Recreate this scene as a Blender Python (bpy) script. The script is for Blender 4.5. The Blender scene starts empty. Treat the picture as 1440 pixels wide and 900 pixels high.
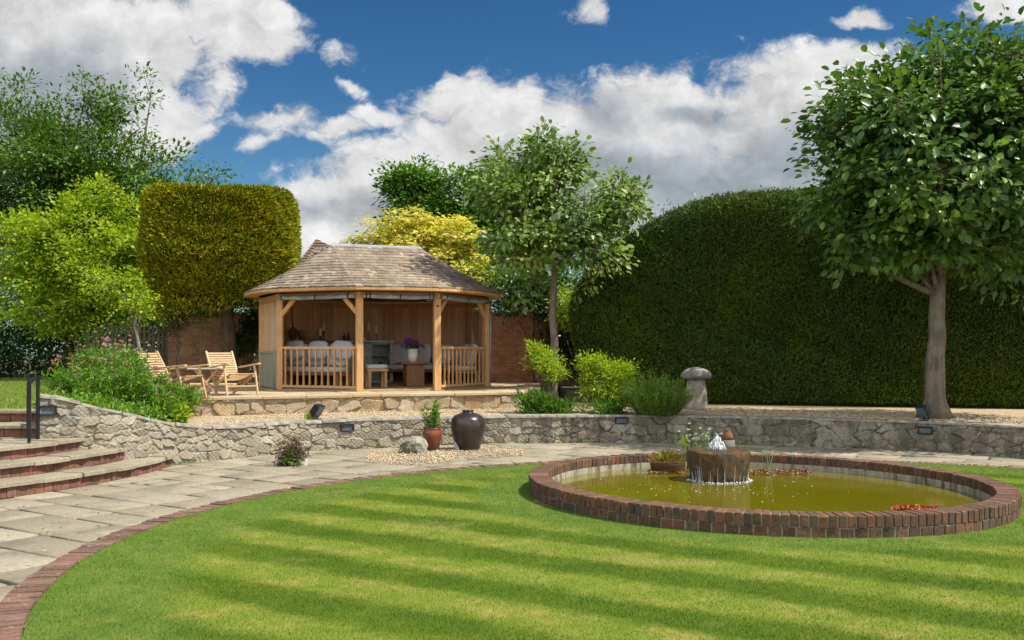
import bpy, bmesh, math, random
import numpy as np
from mathutils import Vector, Matrix
R = math.radians
C = bpy.context.scene.collection
SC = bpy.context.scene
rnd = random.Random(7)

# ------------------------------------------------------------------ camera, sky, sun, exposure
FL, HY, CZ = 1400.0, 492.0, 1.6          # focal length in photo pixels, horizon row, eye height
cam = bpy.data.cameras.new('camera'); camo = bpy.data.objects.new('camera', cam); C.objects.link(camo)
camo.location = (0, 0, CZ); camo.rotation_euler = (R(90), 0, 0)
cam.sensor_width = 36; cam.lens = 36 * FL / 1440; cam.shift_y = (HY - 450) / 1440
cam.clip_start = 0.05; cam.clip_end = 2000
SC.camera = camo
SUN_EL, SUN_AZ = R(56), R(104)            # azimuth measured clockwise from +Y
sd = Vector((math.sin(SUN_AZ) * math.cos(SUN_EL), math.cos(SUN_AZ) * math.cos(SUN_EL), math.sin(SUN_EL)))
sl = bpy.data.lights.new('sun', 'SUN'); sl.energy = 4.8; sl.angle = R(0.55); sl.color = (1, .945, .84)
so = bpy.data.objects.new('sun', sl); C.objects.link(so); so.location = (20, -5, 30)
so.rotation_euler = (-sd).to_track_quat('-Z', 'Y').to_euler()
SC.view_settings.view_transform = 'Standard'; SC.view_settings.look = 'None'
SC.view_settings.exposure = 0.5; SC.view_settings.gamma = 1; SC.view_settings.use_curve_mapping = False
SC.cycles.max_bounces = 8; SC.cycles.transparent_max_bounces = 8
SC.cycles.diffuse_bounces = 6; SC.cycles.glossy_bounces = 3

W = bpy.data.worlds.new('World'); SC.world = W; W.use_nodes = True
def sky_nodes():
    nt = W.node_tree; N = nt.nodes; K = nt.links; N.clear()
    out = N.new('ShaderNodeOutputWorld'); bg = N.new('ShaderNodeBackground'); bg.inputs[1].default_value = .1
    K.new(bg.outputs[0], out.inputs[0])
    sky = N.new('ShaderNodeTexSky'); sky.sky_type = 'NISHITA'; sky.sun_disc = False
    sky.sun_elevation = SUN_EL; sky.sun_rotation = SUN_AZ
    sky.air_density = 1.0; sky.dust_density = .25; sky.ozone_density = 2.5; sky.altitude = 200
    def mth(op, a, b=None, c=None, clamp=False):
        n = N.new('ShaderNodeMath'); n.operation = op; n.use_clamp = clamp
        for i, v in enumerate((a, b, c)):
            if v is None: continue
            if isinstance(v, (int, float)): n.inputs[i].default_value = v
            else: K.new(v, n.inputs[i])
        return n.outputs[0]
    def vm(op, a, b):
        n = N.new('ShaderNodeVectorMath'); n.operation = op
        for i, v in enumerate((a, b)):
            if isinstance(v, tuple): n.inputs[i].default_value = v
            else: K.new(v, n.inputs[i])
        return n.outputs[0] if op != 'LENGTH' else n.outputs['Value']
    def sstep(v, lo, hi):
        n = N.new('ShaderNodeMapRange'); n.interpolation_type = 'SMOOTHSTEP'; K.new(v, n.inputs[0])
        n.inputs[1].default_value = lo; n.inputs[2].default_value = hi; return n.outputs[0]
    tc = N.new('ShaderNodeTexCoord'); sp = N.new('ShaderNodeSeparateXYZ'); K.new(tc.outputs['Generated'], sp.inputs[0])
    yy = mth('MAXIMUM', sp.outputs[1], .08)
    cb = N.new('ShaderNodeCombineXYZ'); K.new(mth('DIVIDE', sp.outputs[0], yy), cb.inputs[0]); K.new(mth('DIVIDE', sp.outputs[2], yy), cb.inputs[1])
    base = cb.outputs[0]
    def noise(vec, scale, detail, rough=.55, dist=0, col=False):
        n = N.new('ShaderNodeTexNoise'); n.inputs['Scale'].default_value = scale; n.inputs['Detail'].default_value = detail
        n.inputs['Roughness'].default_value = rough; n.inputs['Distortion'].default_value = dist; K.new(vec, n.inputs['Vector'])
        return n.outputs[1 if col else 0]
    wob = vm('MULTIPLY', vm('SUBTRACT', noise(base, 9, 4, .6, col=True), (.5, .5, .5)), (.11, .075, 0))
    q = vm('ADD', base, wob)
    def blob(px, py, rx, ry, rot=0, src=None):
        d = vm('SUBTRACT', src or q, ((px - 720) / FL, (HY - py) / FL, 0))
        if rot:
            m = N.new('ShaderNodeVectorRotate'); m.rotation_type = 'Z_AXIS'; m.inputs['Angle'].default_value = R(-rot); K.new(d, m.inputs[0]); d = m.outputs[0]
        d = vm('MULTIPLY', d, (FL / rx, FL / ry, 0))
        n = N.new('ShaderNodeVectorMath'); n.operation = 'LENGTH'; K.new(d, n.inputs[0])
        k_ = min(1.0, max(.42, rx / 120)); return mth('MULTIPLY_ADD', n.outputs['Value'], -k_, k_)
    def union(bl, src=None):
        o = None
        for b in bl:
            v = blob(*b, src=src); o = v if o is None else mth('SMOOTH_MAX', o, v, .12)
        return o
    clouds = [(60, 60, 170, 190), (170, 120, 130, 120), (210, 70, 110, 110), (-40, 200, 240, 150), (250, 170, 90, 70, 30), (330, 20, 120, 75), (300, 95, 60, 75, 20),
              (385, 165, 62, 26, -10), (470, 172, 66, 18, 5), (497, 72, 48, 26, -10), (350, 45, 95, 50), (500, 120, 26, 12, -20), (540, 155, 60, 16, -8), (440, 185, 50, 14, -4), (380, 190, 40, 20, 20), (300, 130, 40, 60, 10),
              (490, 290, 120, 60), (560, 235, 150, 62, 8), (690, 190, 150, 95), (800, 190, 170, 95), (940, 165, 170, 85), (1080, 160, 190, 92, 12),
              (1180, 110, 130, 55, 15), (900, 260, 330, 130), (1150, 240, 240, 140), (640, 310, 250, 110), (824, 6, 26, 22), (1420, 10, 70, 24, 10), (1210, 20, 60, 14, -5), (1300, 180, 200, 120), (450, 320, 90, 60)]
    u = union(clouds)
    w2 = vm('MULTIPLY', vm('SUBTRACT', noise(base, 26, 5, .6, col=True), (.5, .5, .5)), (.05, .04, 0))
    bq = vm('MULTIPLY', vm('ADD', base, w2), (1, 1.4, 1))
    f1 = noise(bq, 11, 12, .64)
    f1s = noise(vm('ADD', bq, (.018, .022, 0)), 11, 8, .60)
    f2 = noise(vm('ADD', base, (3.1, 1.7, .4)), 5, 6, .55, .3)
    dens = mth('ADD', u, mth('MULTIPLY_ADD', f1, 1.9, -1.0))
    front = sstep(sp.outputs[1], .1, .3)
    alpha = mth('MULTIPLY', sstep(dens, -.05, .36), front)
    # thick parts turn grey, thin rims and sunward tops stay white
    greys = union([(40, 150, 190, 120), (-30, 60, 80, 70), (860, 160, 70, 55), (980, 158, 75, 20, -8), (820, 250, 200, 75), (980, 268, 260, 90), (1150, 262, 190, 95), (560, 300, 110, 35), (620, 262, 70, 20), (700, 225, 70, 25), (440, 300, 70, 20), (1080, 310, 300, 90)])
    g = sstep(mth('ADD', greys, mth('MULTIPLY_ADD', f2, 1.0, -.5)), -.15, .62)
    ramp = N.new('ShaderNodeMix'); ramp.data_type = 'RGBA'; K.new(g, ramp.inputs['Factor'])
    ramp.inputs['A'].default_value = (5.4, 5.4, 5.4, 1); ramp.inputs['B'].default_value = (2.7, 3.0, 3.3, 1)
    br = mth('ADD', mth('MULTIPLY_ADD', f1, .5, .72), mth('MULTIPLY', mth('SUBTRACT', f1, f1s), 1.0))
    lit = N.new('ShaderNodeMix'); lit.data_type = 'RGBA'; lit.blend_type = 'MULTIPLY'; lit.inputs['Factor'].default_value = 1
    K.new(ramp.outputs['Result'], lit.inputs['A'])
    cbb = N.new('ShaderNodeCombineColor'); [K.new(br, cbb.inputs[i]) for i in range(3)]; K.new(cbb.outputs[0], lit.inputs['B'])
    tint = N.new('ShaderNodeMix'); tint.data_type = 'RGBA'; tint.blend_type = 'MULTIPLY'; tint.inputs['Factor'].default_value = 1
    K.new(sky.outputs[0], tint.inputs['A']); tm = N.new('ShaderNodeMix'); tm.data_type = 'RGBA'; K.new(sstep(sp.outputs[2], .02, .34), tm.inputs['Factor']); tm.inputs['A'].default_value = SKY_LOW; tm.inputs['B'].default_value = SKY_TINT; K.new(tm.outputs['Result'], tint.inputs['B'])
    mx = N.new('ShaderNodeMix'); mx.data_type = 'RGBA'; K.new(alpha, mx.inputs['Factor'])
    K.new(tint.outputs['Result'], mx.inputs['A']); K.new(lit.outputs['Result'], mx.inputs['B'])
    # unseen bright cloud, added behind and above the camera as fill light
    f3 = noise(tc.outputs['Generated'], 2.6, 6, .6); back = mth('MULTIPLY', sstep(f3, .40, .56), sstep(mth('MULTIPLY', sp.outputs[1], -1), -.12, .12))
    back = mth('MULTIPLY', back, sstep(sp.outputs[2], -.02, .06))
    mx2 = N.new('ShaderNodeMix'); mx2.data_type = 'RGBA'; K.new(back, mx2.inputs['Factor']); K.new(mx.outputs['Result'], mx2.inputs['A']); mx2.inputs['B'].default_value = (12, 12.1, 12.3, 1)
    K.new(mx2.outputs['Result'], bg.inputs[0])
SKY_TINT = (.17, .39, .55, 1); SKY_LOW = (.42, .62, .70, 1)
sky_nodes()

# ------------------------------------------------------------------ helpers
def G(px, py, z=0.0):
    """where a sight line meets height z"""
    D = (CZ - z) * FL / (py - HY); return ((px - 720) / FL * D, D)
def P(px, py, D): return Vector(((px - 720) / FL * D, D, CZ + (HY - py) / FL * D))
def XZ(px, py, D): p = P(px, py, D); return p.x, p.z

def wloc(o):
    v = Vector((0, 0, 0))
    while o is not None: v += o.location; o = o.parent
    return v
def tag(o, label=None, cat=None, group=None, kind=None):
    if label: o['label'] = label
    if cat: o['category'] = cat
    if group: o['group'] = group
    if kind: o['kind'] = kind
    return o
def thing(name, label, cat, loc, group=None):
    o = bpy.data.objects.new(name, None); C.objects.link(o); o.location = loc; o.empty_display_size = .2
    return tag(o, label, cat, group, 'thing')
def link(name, me, mat, parent=None, origin=None, smooth=False):
    o = bpy.data.objects.new(name, me); C.objects.link(o)
    off = Vector((0, 0, 0))
    if parent is not None: o.parent = parent; off = wloc(parent)
    elif origin is not None: off = Vector(origin); o.location = off
    if off.length: me.transform(Matrix.Translation(-off))
    for m in (mat if isinstance(mat, (list, tuple)) else [mat]): me.materials.append(m)
    if smooth: me.polygons.foreach_set('use_smooth', [True] * len(me.polygons))
    return o
def copy_tree(o, parent=None):
    c = o.copy(); C.objects.link(c); c.parent = parent
    for ch in o.children: copy_tree(ch, c)
    return c

def npmesh(name, V, Fc):
    V = np.asarray(V, np.float32); Fc = np.asarray(Fc, np.int32)
    me = bpy.data.meshes.new(name); k = Fc.shape[1]
    me.vertices.add(len(V)); me.vertices.foreach_set('co', V.ravel())
    me.loops.add(Fc.size); me.loops.foreach_set('vertex_index', Fc.ravel())
    me.polygons.add(len(Fc)); me.polygons.foreach_set('loop_start', np.arange(0, Fc.size, k, dtype=np.int32))
    me.update(calc_edges=True); return me

class MB:
    def __init__(s): s.v = []; s.f = []; s.m = []
    def add(s, vs, fs, mi=0):
        b = len(s.v); s.v += [tuple(v) for v in vs]; s.f += [tuple(b + i for i in f) for f in fs]; s.m += [mi] * len(fs)
    def box(s, c, size, M=None, mi=0):
        x, y, z = [d / 2 for d in size]; vs = [Vector((i * x, j * y, k * z)) for k in (-1, 1) for j in (-1, 1) for i in (-1, 1)]
        if M is not None: vs = [M @ v for v in vs]
        s.add([v + Vector(c) for v in vs], [(0, 2, 3, 1), (4, 5, 7, 6), (0, 1, 5, 4), (2, 6, 7, 3), (0, 4, 6, 2), (1, 3, 7, 5)], mi)
    def beam(s, a, b, w, h, mi=0, up=(0, 0, 1)):
        a = Vector(a); b = Vector(b); d = (b - a).normalized(); u = Vector(up)
        if abs(d.dot(u)) > .98: u = Vector((1, 0, 0)) if abs(d.x) < .9 else Vector((0, 1, 0))
        sx = d.cross(u).normalized(); uz = sx.cross(d)
        vs = [p + sx * i * w / 2 + uz * k * h / 2 for p in (a, b) for k in (-1, 1) for i in (-1, 1)]
        s.add(vs, [(0, 1, 3, 2), (4, 6, 7, 5), (0, 4, 5, 1), (2, 3, 7, 6), (0, 2, 6, 4), (1, 5, 7, 3)], mi)
    def tube(s, pts, rad, n=8, mi=0, cap=True):
        pts = [Vector(p) for p in pts]; rad = rad if isinstance(rad, (list, tuple)) else [rad] * len(pts)
        rings = []; u = None
        for i, p in enumerate(pts):
            d = (pts[min(i + 1, len(pts) - 1)] - pts[max(i - 1, 0)]).normalized()
            if u is None: u = d.orthogonal().normalized()
            u = (u - d * u.dot(d)).normalized(); w = d.cross(u)
            rings.append([p + (u * math.cos(t) + w * math.sin(t)) * rad[i] for t in [2 * math.pi * k / n for k in range(n)]])
        vs = [v for r in rings for v in r]
        fs = [(i * n + k, i * n + (k + 1) % n, (i + 1) * n + (k + 1) % n, (i + 1) * n + k) for i in range(len(pts) - 1) for k in range(n)]
        if cap: fs += [tuple(range(n - 1, -1, -1)), tuple((len(pts) - 1) * n + k for k in range(n))]
        s.add(vs, fs, mi)
    def lathe(s, prof, c=(0, 0, 0), n=24, mi=0, jit=0, sx=1, sy=1):
        c = Vector(c); vs = []
        for r, z in prof:
            for k in range(n):
                t = 2 * math.pi * k / n; rr = r * (1 + jit * (rnd.random() - .5)); vs.append(c + Vector((rr * math.cos(t) * sx, rr * math.sin(t) * sy, z)))
        m = len(prof)
        fs = [(i * n + k, i * n + (k + 1) % n, (i + 1) * n + (k + 1) % n, (i + 1) * n + k) for i in range(m - 1) for k in range(n)]
        fs += [tuple(range(n - 1, -1, -1)), tuple((m - 1) * n + k for k in range(n))]
        s.add(vs, fs, mi)
    def prism(s, poly, z0, z1, mi=0):
        n = len(poly); za = z0 if callable(z0) else (lambda x, y: z0); zb = z1 if callable(z1) else (lambda x, y: z1)
        vs = [(x, y, za(x, y)) for x, y in poly] + [(x, y, zb(x, y)) for x, y in poly]
        s.add(vs, [tuple(range(n - 1, -1, -1)), tuple(range(n, 2 * n))] + [(i, (i + 1) % n, n + (i + 1) % n, n + i) for i in range(n)], mi)
    def build(s, name, mat, parent=None, origin=None, smooth=False, bevel=0, seg=1):
        me = bpy.data.meshes.new(name); me.from_pydata(s.v, [], s.f); me.polygons.foreach_set('material_index', s.m)
        me.update(); o = link(name, me, mat, parent, origin, smooth)
        if bevel:
            b = o.modifiers.new('bevel', 'BEVEL'); b.width = bevel; b.segments = seg; b.limit_method = 'ANGLE'; b.angle_limit = R(40)
        return o

# ------------------------------------------------------------------ materials
def hexc(r, g, b): return (r, g, b, 1)
class Mat:
    """small node builder"""
    def __init__(s, name):
        s.m = bpy.data.materials.new(name); s.m.use_nodes = True; s.nt = s.m.node_tree; s.N = s.nt.nodes; s.K = s.nt.links
        s.p = s.N['Principled BSDF']; s.out = s.N['Material Output']
        s.p.inputs['Specular IOR Level'].default_value = .3
    def coord(s, kind='Object'):
        if kind == 'World': return s.N.new('ShaderNodeNewGeometry').outputs['Position']
        return s.N.new('ShaderNodeTexCoord').outputs[kind]
    def set(s, inp, v, node=None):
        i = (node or s.p).inputs[inp]
        if hasattr(v, 'is_linked') or hasattr(v, 'links'): s.K.new(v, i)
        else: i.default_value = v
        return s
    def noise(s, vec, scale, detail=4, rough=.55, dist=0, col=False):
        n = s.N.new('ShaderNodeTexNoise'); n.inputs['Scale'].default_value = scale; n.inputs['Detail'].default_value = detail
        n.inputs['Roughness'].default_value = rough; n.inputs['Distortion'].default_value = dist
        if vec is not None: s.K.new(vec, n.inputs['Vector'])
        return n.outputs[1 if col else 0]
    def vor(s, vec, scale, feature='F1', out='Distance'):
        n = s.N.new('ShaderNodeTexVoronoi'); n.feature = feature; n.inputs['Scale'].default_value = scale; s.K.new(vec, n.inputs['Vector']); return n.outputs[out]
    def ramp(s, f, stops, interp='LINEAR'):
        n = s.N.new('ShaderNodeValToRGB'); s.K.new(f, n.inputs[0]); e = n.color_ramp.elements; n.color_ramp.interpolation = interp
        while len(e) < len(stops): e.new(.5)
        for i, (p, c) in enumerate(stops): e[i].position = p; e[i].color = c if len(c) == 4 else (*c, 1)
        return n.outputs[0]
    def mix(s, f, a, b, mode='MIX'):
        n = s.N.new('ShaderNodeMix'); n.data_type = 'RGBA'; n.blend_type = mode
        for k, v in (('Factor', f), ('A', a), ('B', b)):
            i = [x for x in n.inputs if x.name == k and (k == 'Factor' and x.type == 'VALUE' or k != 'Factor' and x.type == 'RGBA')][0]
            if isinstance(v, (int, float)): i.default_value = v
            elif isinstance(v, tuple): i.default_value = v if len(v) == 4 else (*v, 1)
            else: s.K.new(v, i)
        return [o for o in n.outputs if o.type == 'RGBA'][0]
    def math(s, op, a, b=0.0, c=None, clamp=False):
        n = s.N.new('ShaderNodeMath'); n.operation = op; n.use_clamp = clamp
        for i, v in enumerate((a, b, c)):
            if v is None: continue
            if isinstance(v, (int, float)): n.inputs[i].default_value = v
            else: s.K.new(v, n.inputs[i])
        return n.outputs[0]
    def vmul(s, vec, k):
        n = s.N.new('ShaderNodeVectorMath'); n.operation = 'MULTIPLY'; s.K.new(vec, n.inputs[0]); n.inputs[1].default_value = k; return n.outputs[0]
    def step(s, v, lo, hi):
        n = s.N.new('ShaderNodeMapRange'); n.interpolation_type = 'SMOOTHSTEP'; s.K.new(v, n.inputs[0]); n.inputs[1].default_value = lo; n.inputs[2].default_value = hi; return n.outputs[0]
    def island(s): return s.N.new('ShaderNodeNewGeometry').outputs['Random Per Island']
    def bump(s, h, strength=.3, dist=.01):
        n = s.N.new('ShaderNodeBump'); n.inputs['Strength'].default_value = strength; n.inputs['Distance'].default_value = dist
        s.K.new(h, n.inputs['Height']); s.K.new(n.outputs[0], s.p.inputs['Normal']); return s
    def col(s, c, rough=.7): s.set('Base Color', c); s.set('Roughness', rough); return s

def plain(name, c, rough=.6, spec=.3, metal=0, var=.15, scale=12):
    m = Mat(name); n = m.noise(m.coord(), scale, 5)
    k = m.ramp(n, [(.25, tuple(x * (1 - var) for x in c)), (.75, tuple(min(1, x * (1 + var)) for x in c))])
    m.col(k, rough); m.set('Specular IOR Level', spec); m.set('Metallic', metal); return m.m
def leafmat(name, cols, rough=.45, trans=.28, spec=.35, big=.0, brown=0):
    """each leaf its own tone; light passes through"""
    m = Mat(name); r = m.island(); n = len(cols)
    k = m.ramp(r, [(i / max(1, n - 1), c) for i, c in enumerate(cols)])
    if big:
        w = m.noise(m.coord('World'), big, 2); k = m.mix(m.step(w, .42, .62), k, m.mix(1, k, (1.35, 1.2, .8), 'MULTIPLY'))
    if brown: k = m.mix(m.math('MULTIPLY', m.step(m.noise(m.coord('World'), 1.9, 5, .65), .57, .68), brown), k, (.085, .065, .018))
    m.col(k, rough); m.set('Specular IOR Level', spec)
    t = m.N.new('ShaderNodeBsdfTranslucent'); m.K.new(m.mix(1, k, (1.25, 1.3, .55), 'MULTIPLY'), t.inputs[0])
    x = m.N.new('ShaderNodeMixShader'); x.inputs[0].default_value = trans
    m.K.new(m.p.outputs[0], x.inputs[1]); m.K.new(t.outputs[0], x.inputs[2]); m.K.new(x.outputs[0], m.out.inputs[0]); return m.m
def woodmat(name, cols, rough=.6, grain=(3, 3, 40), axis_world=False, dirt=0):
    m = Mat(name); c = m.coord(); r = m.island()
    k = m.ramp(r, [(i / max(1, len(cols) - 1), x) for i, x in enumerate(cols)])
    g = m.noise(m.vmul(c, grain), 1.0, 5, .6, .6)
    k = m.mix(1, k, m.ramp(g, [(.3, (.72, .70, .68)), (.7, (1.12, 1.1, 1.08))]), 'MULTIPLY')
    if dirt:
        d = m.noise(c, 1.6, 5, .65); k = m.mix(m.math('MULTIPLY', m.step(d, .45, .7), dirt), k, (.10, .085, .06))
    m.col(k, rough); m.bump(g, .25, .004); return m.m

def barkmat(name, a, b):
    m = Mat(name); c = m.coord(); n = m.noise(m.vmul(c, (14, 14, 2.2)), 1, 6, .65, .5); n2 = m.noise(c, 3, 4)
    k = m.mix(m.step(n2, .4, .65), m.ramp(n, [(.3, a), (.7, b)]), m.ramp(n, [(.3, tuple(x * .8 for x in b)), (.7, tuple(x * 1.2 for x in b))]))
    m.col(k, .9); m.set('Specular IOR Level', .1); m.bump(m.math('ADD', n, m.noise(m.vmul(c, (40, 40, 9)), 1, 4, .6)), 1.0, .03); return m.m

def stonemat(name, stones, mortar, stain=0.0, lich=.3, along=False):
    """rubble: the mesh carries a value per stone (x) and how far into the joint a point lies (y)"""
    m = Mat(name); a = m.N.new('ShaderNodeVertexColor'); a.layer_name = 'stone'
    sp = m.N.new('ShaderNodeSeparateColor'); m.K.new(a.outputs[0], sp.inputs[0]); c = m.coord('World')
    k = m.ramp(sp.outputs[0], [(i / (len(stones) - 1), s) for i, s in enumerate(stones)])
    f = m.noise(c, 38, 6, .7); k = m.mix(1, k, m.ramp(f, [(.3, (.62, .6, .57)), (.72, (1.3, 1.28, 1.22))]), 'MULTIPLY')
    l = m.noise(c, 9, 6, .7); k = m.mix(m.math('MULTIPLY', m.step(l, .55, .68), lich), k, (.42, .40, .34))
    k = m.mix(sp.outputs[1], k, mortar)
    if stain:
        s = m.noise(m.vmul(c, (2.3, 2.3, .55)), 1.3, 6, .65); s2 = m.noise(c, 12, 5, .6)
        if along:                                                   # the damp stretch under the trees is the stained one
            xs = m.N.new('ShaderNodeSeparateXYZ'); m.K.new(c, xs.inputs[0]); stain = m.math('MULTIPLY_ADD', m.step(xs.outputs[0], -.6, 1.2), stain - .22, .22)
        st = m.math('MULTIPLY', m.step(m.math('ADD', s, m.math('MULTIPLY', s2, .35)), .52, .75), stain)
        k = m.mix(st, k, (.035, .034, .026))
    m.col(k, .9); m.set('Specular IOR Level', .15); m.bump(m.math('ADD', f, m.noise(c, 120, 3)), .55, .012); return m.m

def brickmat(name, cols, mossy=.25, pale=.2):
    """one tone per modelled brick"""
    m = Mat(name); c = m.coord('World'); k = m.ramp(m.island(), [(i / (len(cols) - 1), x) for i, x in enumerate(cols)])
    f = m.noise(c, 45, 6, .7); k = m.mix(1, k, m.ramp(f, [(.3, (.65, .63, .6)), (.7, (1.25, 1.22, 1.2))]), 'MULTIPLY')
    g = m.noise(c, 7, 6, .7); k = m.mix(m.math('MULTIPLY', m.step(g, .5, .66), mossy), k, (.045, .045, .028))
    h = m.noise(c, 15, 5, .7); k = m.mix(m.math('MULTIPLY', m.step(h, .58, .70), pale), k, (.42, .39, .34))
    m.col(k, .9); m.bump(f, .5, .008); return m.m

# ------------------------------------------------------------------ leaves
TPL = {
 'diamond': ([(0, 0, 0), (.45, .5, .07), (1, 0, -.05), (.45, -.5, .07)], [(0, 1, 2), (0, 2, 3)]),
 'blade': ([(0, .5, 0), (0, -.5, 0), (.55, -.3, .06), (.55, .3, .06), (1, 0, -.02)], [(0, 1, 2), (0, 2, 3), (3, 2, 4)]),
 'ovate': ([(0, 0, 0), (.28, .42, .09), (.7, .42, .07), (1, 0, -.1), (.7, -.42, .07), (.28, -.42, .09), (.5, 0, 0)], [(0, 1, 6), (1, 2, 6), (2, 3, 6), (3, 4, 6), (4, 5, 6), (5, 0, 6)]),
 'trefoil': ([(0, 0, 0), (.35, .22, .04), (.55, .62, -.04), (.62, .2, .03), (1, 0, -.08), (.62, -.2, .03), (.55, -.62, -.04), (.35, -.22, .04)], [(0, 1, 7), (1, 2, 3), (1, 3, 7), (7, 3, 5), (3, 4, 5), (7, 5, 6)]),
}
def unit(a): return a / np.maximum(1e-6, np.linalg.norm(a, axis=1, keepdims=True))
def leafmesh(name, pos, axis, nrm, L, Wd, tpl):
    T, Fc = TPL[tpl]; T = np.array(T); Fc = np.array(Fc); n = len(pos)
    a = unit(axis); b = unit(np.cross(nrm, a)); c = np.cross(a, b)
    L = np.broadcast_to(np.asarray(L, float), (n,)); Wd = np.broadcast_to(np.asarray(Wd, float), (n,))
    V = pos[:, None] + a[:, None] * (T[None, :, 0] * L[:, None])[..., None] + b[:, None] * (T[None, :, 1] * Wd[:, None])[..., None] + c[:, None] * (T[None, :, 2] * L[:, None])[..., None]
    return npmesh(name, V.reshape(-1, 3), (Fc[None] + (np.arange(n) * len(T))[:, None, None]).reshape(-1, Fc.shape[1]))
def leaves(name, pos, axis, nrm, L, Wd, tpl, mat, parent=None, origin=None):
    return link(name, leafmesh(name, pos, axis, nrm, L, Wd, tpl), mat, parent, origin)
def blooms(parent, g, tips, petals, spread, mat, L, Wd):
    """every flower head a part of its own"""
    for tp in tips:
        d = rdir(g, petals); d[:, 2] = np.abs(d[:, 2]) * .8 - .1; leaves('flower_head', np.array(tp) + d * spread, d, rdir(g, petals), L, Wd, 'diamond', mat, parent)
def rdir(g, n): return unit(g.normal(size=(n, 3)))
def shell_pts(g, n, c, rad, bias=.45, lumps=.18, zmin=-1.0):
    """clump centres, dense near the outside of an uneven ellipsoid"""
    o = []
    ph = g.uniform(0, 6.28, 6); fr = g.uniform(2, 4.5, (6, 3))
    while len(o) < n:
        d = rdir(g, 1)[0]
        if d[2] < zmin: continue
        k = 1 + lumps * sum(math.sin(fr[i] @ d * 1.6 + ph[i]) for i in range(6)) / 2.4
        o.append(np.array(c) + d * np.array(rad) * k * g.random() ** bias)
    return np.array(o)
def crown_leaves(g, cl, per, cr, c, flat=.7, jit=.55, up=.9, out=.6, droop=0.0):
    n = len(cl) * per
    cc = np.repeat(cl, per, 0); off = np.clip(g.normal(size=(n, 3)), -1.7, 1.7) * (cr * np.array([1, 1, flat])) * g.uniform(.5, 1.1, (n, 1))
    pos = cc + off; o = unit(pos - np.array(c)); lo = unit(off)
    ax = unit(lo * .8 + o * .5 + rdir(g, n) * jit + np.array([0, 0, -droop]))
    nr = unit(np.array([0, 0, up]) + o * out + rdir(g, n) * jit)
    return pos, ax, nr
def limbs(mb, base, top, targets, r0, n=9, wob=.08, g=None, flare=1.5, low=.12, fmin=.6):
    wob *= .5; heads = []
    base = Vector(base); top = Vector(top); pts = []; rad = []
    for i in range(8):
        t = i / 7; pts.append(base.lerp(top, t) + Vector((g.normal() * wob * math.sin(t * 3.1), g.normal() * wob * math.sin(t * 3.1), 0)) * .6)
        rad.append(r0 * (1 - .38 * t) * (1 + (flare - 1) * max(0, 1 - t / low) ** 2))
    mb.tube(pts, rad, n)
    for tg in targets:
        tg = Vector(tg); f = g.uniform(fmin, 1.0); st = pts[min(7, int(f * 8))]
        mid = st.lerp(tg, .5) + Vector((0, 0, .12 * (tg - st).length)) + Vector(g.normal(size=3)) * .08 * (tg - st).length
        q = [st, st.lerp(mid, .5) + Vector(g.normal(size=3)) * .03, mid, mid.lerp(tg, .5) + Vector(g.normal(size=3)) * .04, tg]
        rr = r0 * g.uniform(.22, .42); mb.tube(q, [rr, rr * .8, rr * .55, rr * .35, rr * .12], 5); heads += q[2:]
    return heads
def tree(name, label, cat, base, top, r0, crowns, leaf, mat, bark, seed, group=None, flare=1.5, ntwig=18, tpl='diamond', **kw):
    """crowns: (centre, radii, clumps, per clump, clump radius); leaf: (length, width)"""
    g = np.random.default_rng(seed); t = thing(name, label, cat, base, group)
    allp = []; tw = []; clumps = []; cr_ = crowns[0][4]
    for c, rad, nc, per, cr in crowns:
        cl = shell_pts(g, nc, c, rad, kw.get('bias', .45), kw.get('lumps', .2), kw.get('zmin', -1)); allp.append(crown_leaves(g, cl, per, cr, c, kw.get('flat', .7), kw.get('jit', .55), kw.get('up', .9), kw.get('out', .6), kw.get('droop', 0)))
        clumps += list(cl)
        tw += [cl[i] for i in g.choice(nc, min(nc, max(3, ntwig * nc // max(1, sum(k[2] for k in crowns)))), replace=False)]
    mb = MB(); hd_ = limbs(mb, base, top, tw, r0, g=g, flare=flare, fmin=kw.get('fmin', .6))
    if kw.get('twigs', True):                                       # thin twigs carry every leaf clump
        H_ = np.array([tuple(v) for v in hd_])
        for cl in clumps:
            d = np.linalg.norm(H_ - cl, axis=1); a = Vector(H_[d.argmin()]); b = Vector(cl); o = (b - Vector(crowns[0][0])).normalized(); L_ = (b - a).length
            mb.tube([a, a.lerp(b, .5) + Vector(g.normal(size=3)) * .06 * L_, b, b + o * cr_ * 1.1 + Vector(g.normal(size=3)) * .03], [.016, .011, .007, .002], 4, cap=False)
    mb.build('trunk', bark, t, smooth=True)
    pos, ax, nr = [np.concatenate(k) for k in zip(*allp)]; n = len(pos)
    s = g.uniform(.45, 1.22, n)
    leaves('crown', pos, ax, nr, leaf[0] * s, leaf[1] * s, tpl, mat, t)
    return t
def smooth_path(pts, n):
    """Catmull-Rom through the points, resampled evenly"""
    p = np.array(pts, float); p = np.vstack([2 * p[0] - p[1], p, 2 * p[-1] - p[-2]]); o = []
    for i in range(1, len(p) - 2):
        for t in np.linspace(0, 1, 30, endpoint=False):
            a, b, c, d = p[i - 1:i + 3]; o.append(.5 * ((2 * b) + (c - a) * t + (2 * a - 5 * b + 4 * c - d) * t * t + (3 * b - a - 3 * c + d) * t ** 3))
    o.append(p[-2]); o = np.array(o); s = np.r_[0, np.cumsum(np.linalg.norm(np.diff(o[:, :2], axis=0), axis=1))]
    q = np.linspace(0, s[-1], n); return np.stack([np.interp(q, s, o[:, k]) for k in range(o.shape[1])], 1), q

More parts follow.
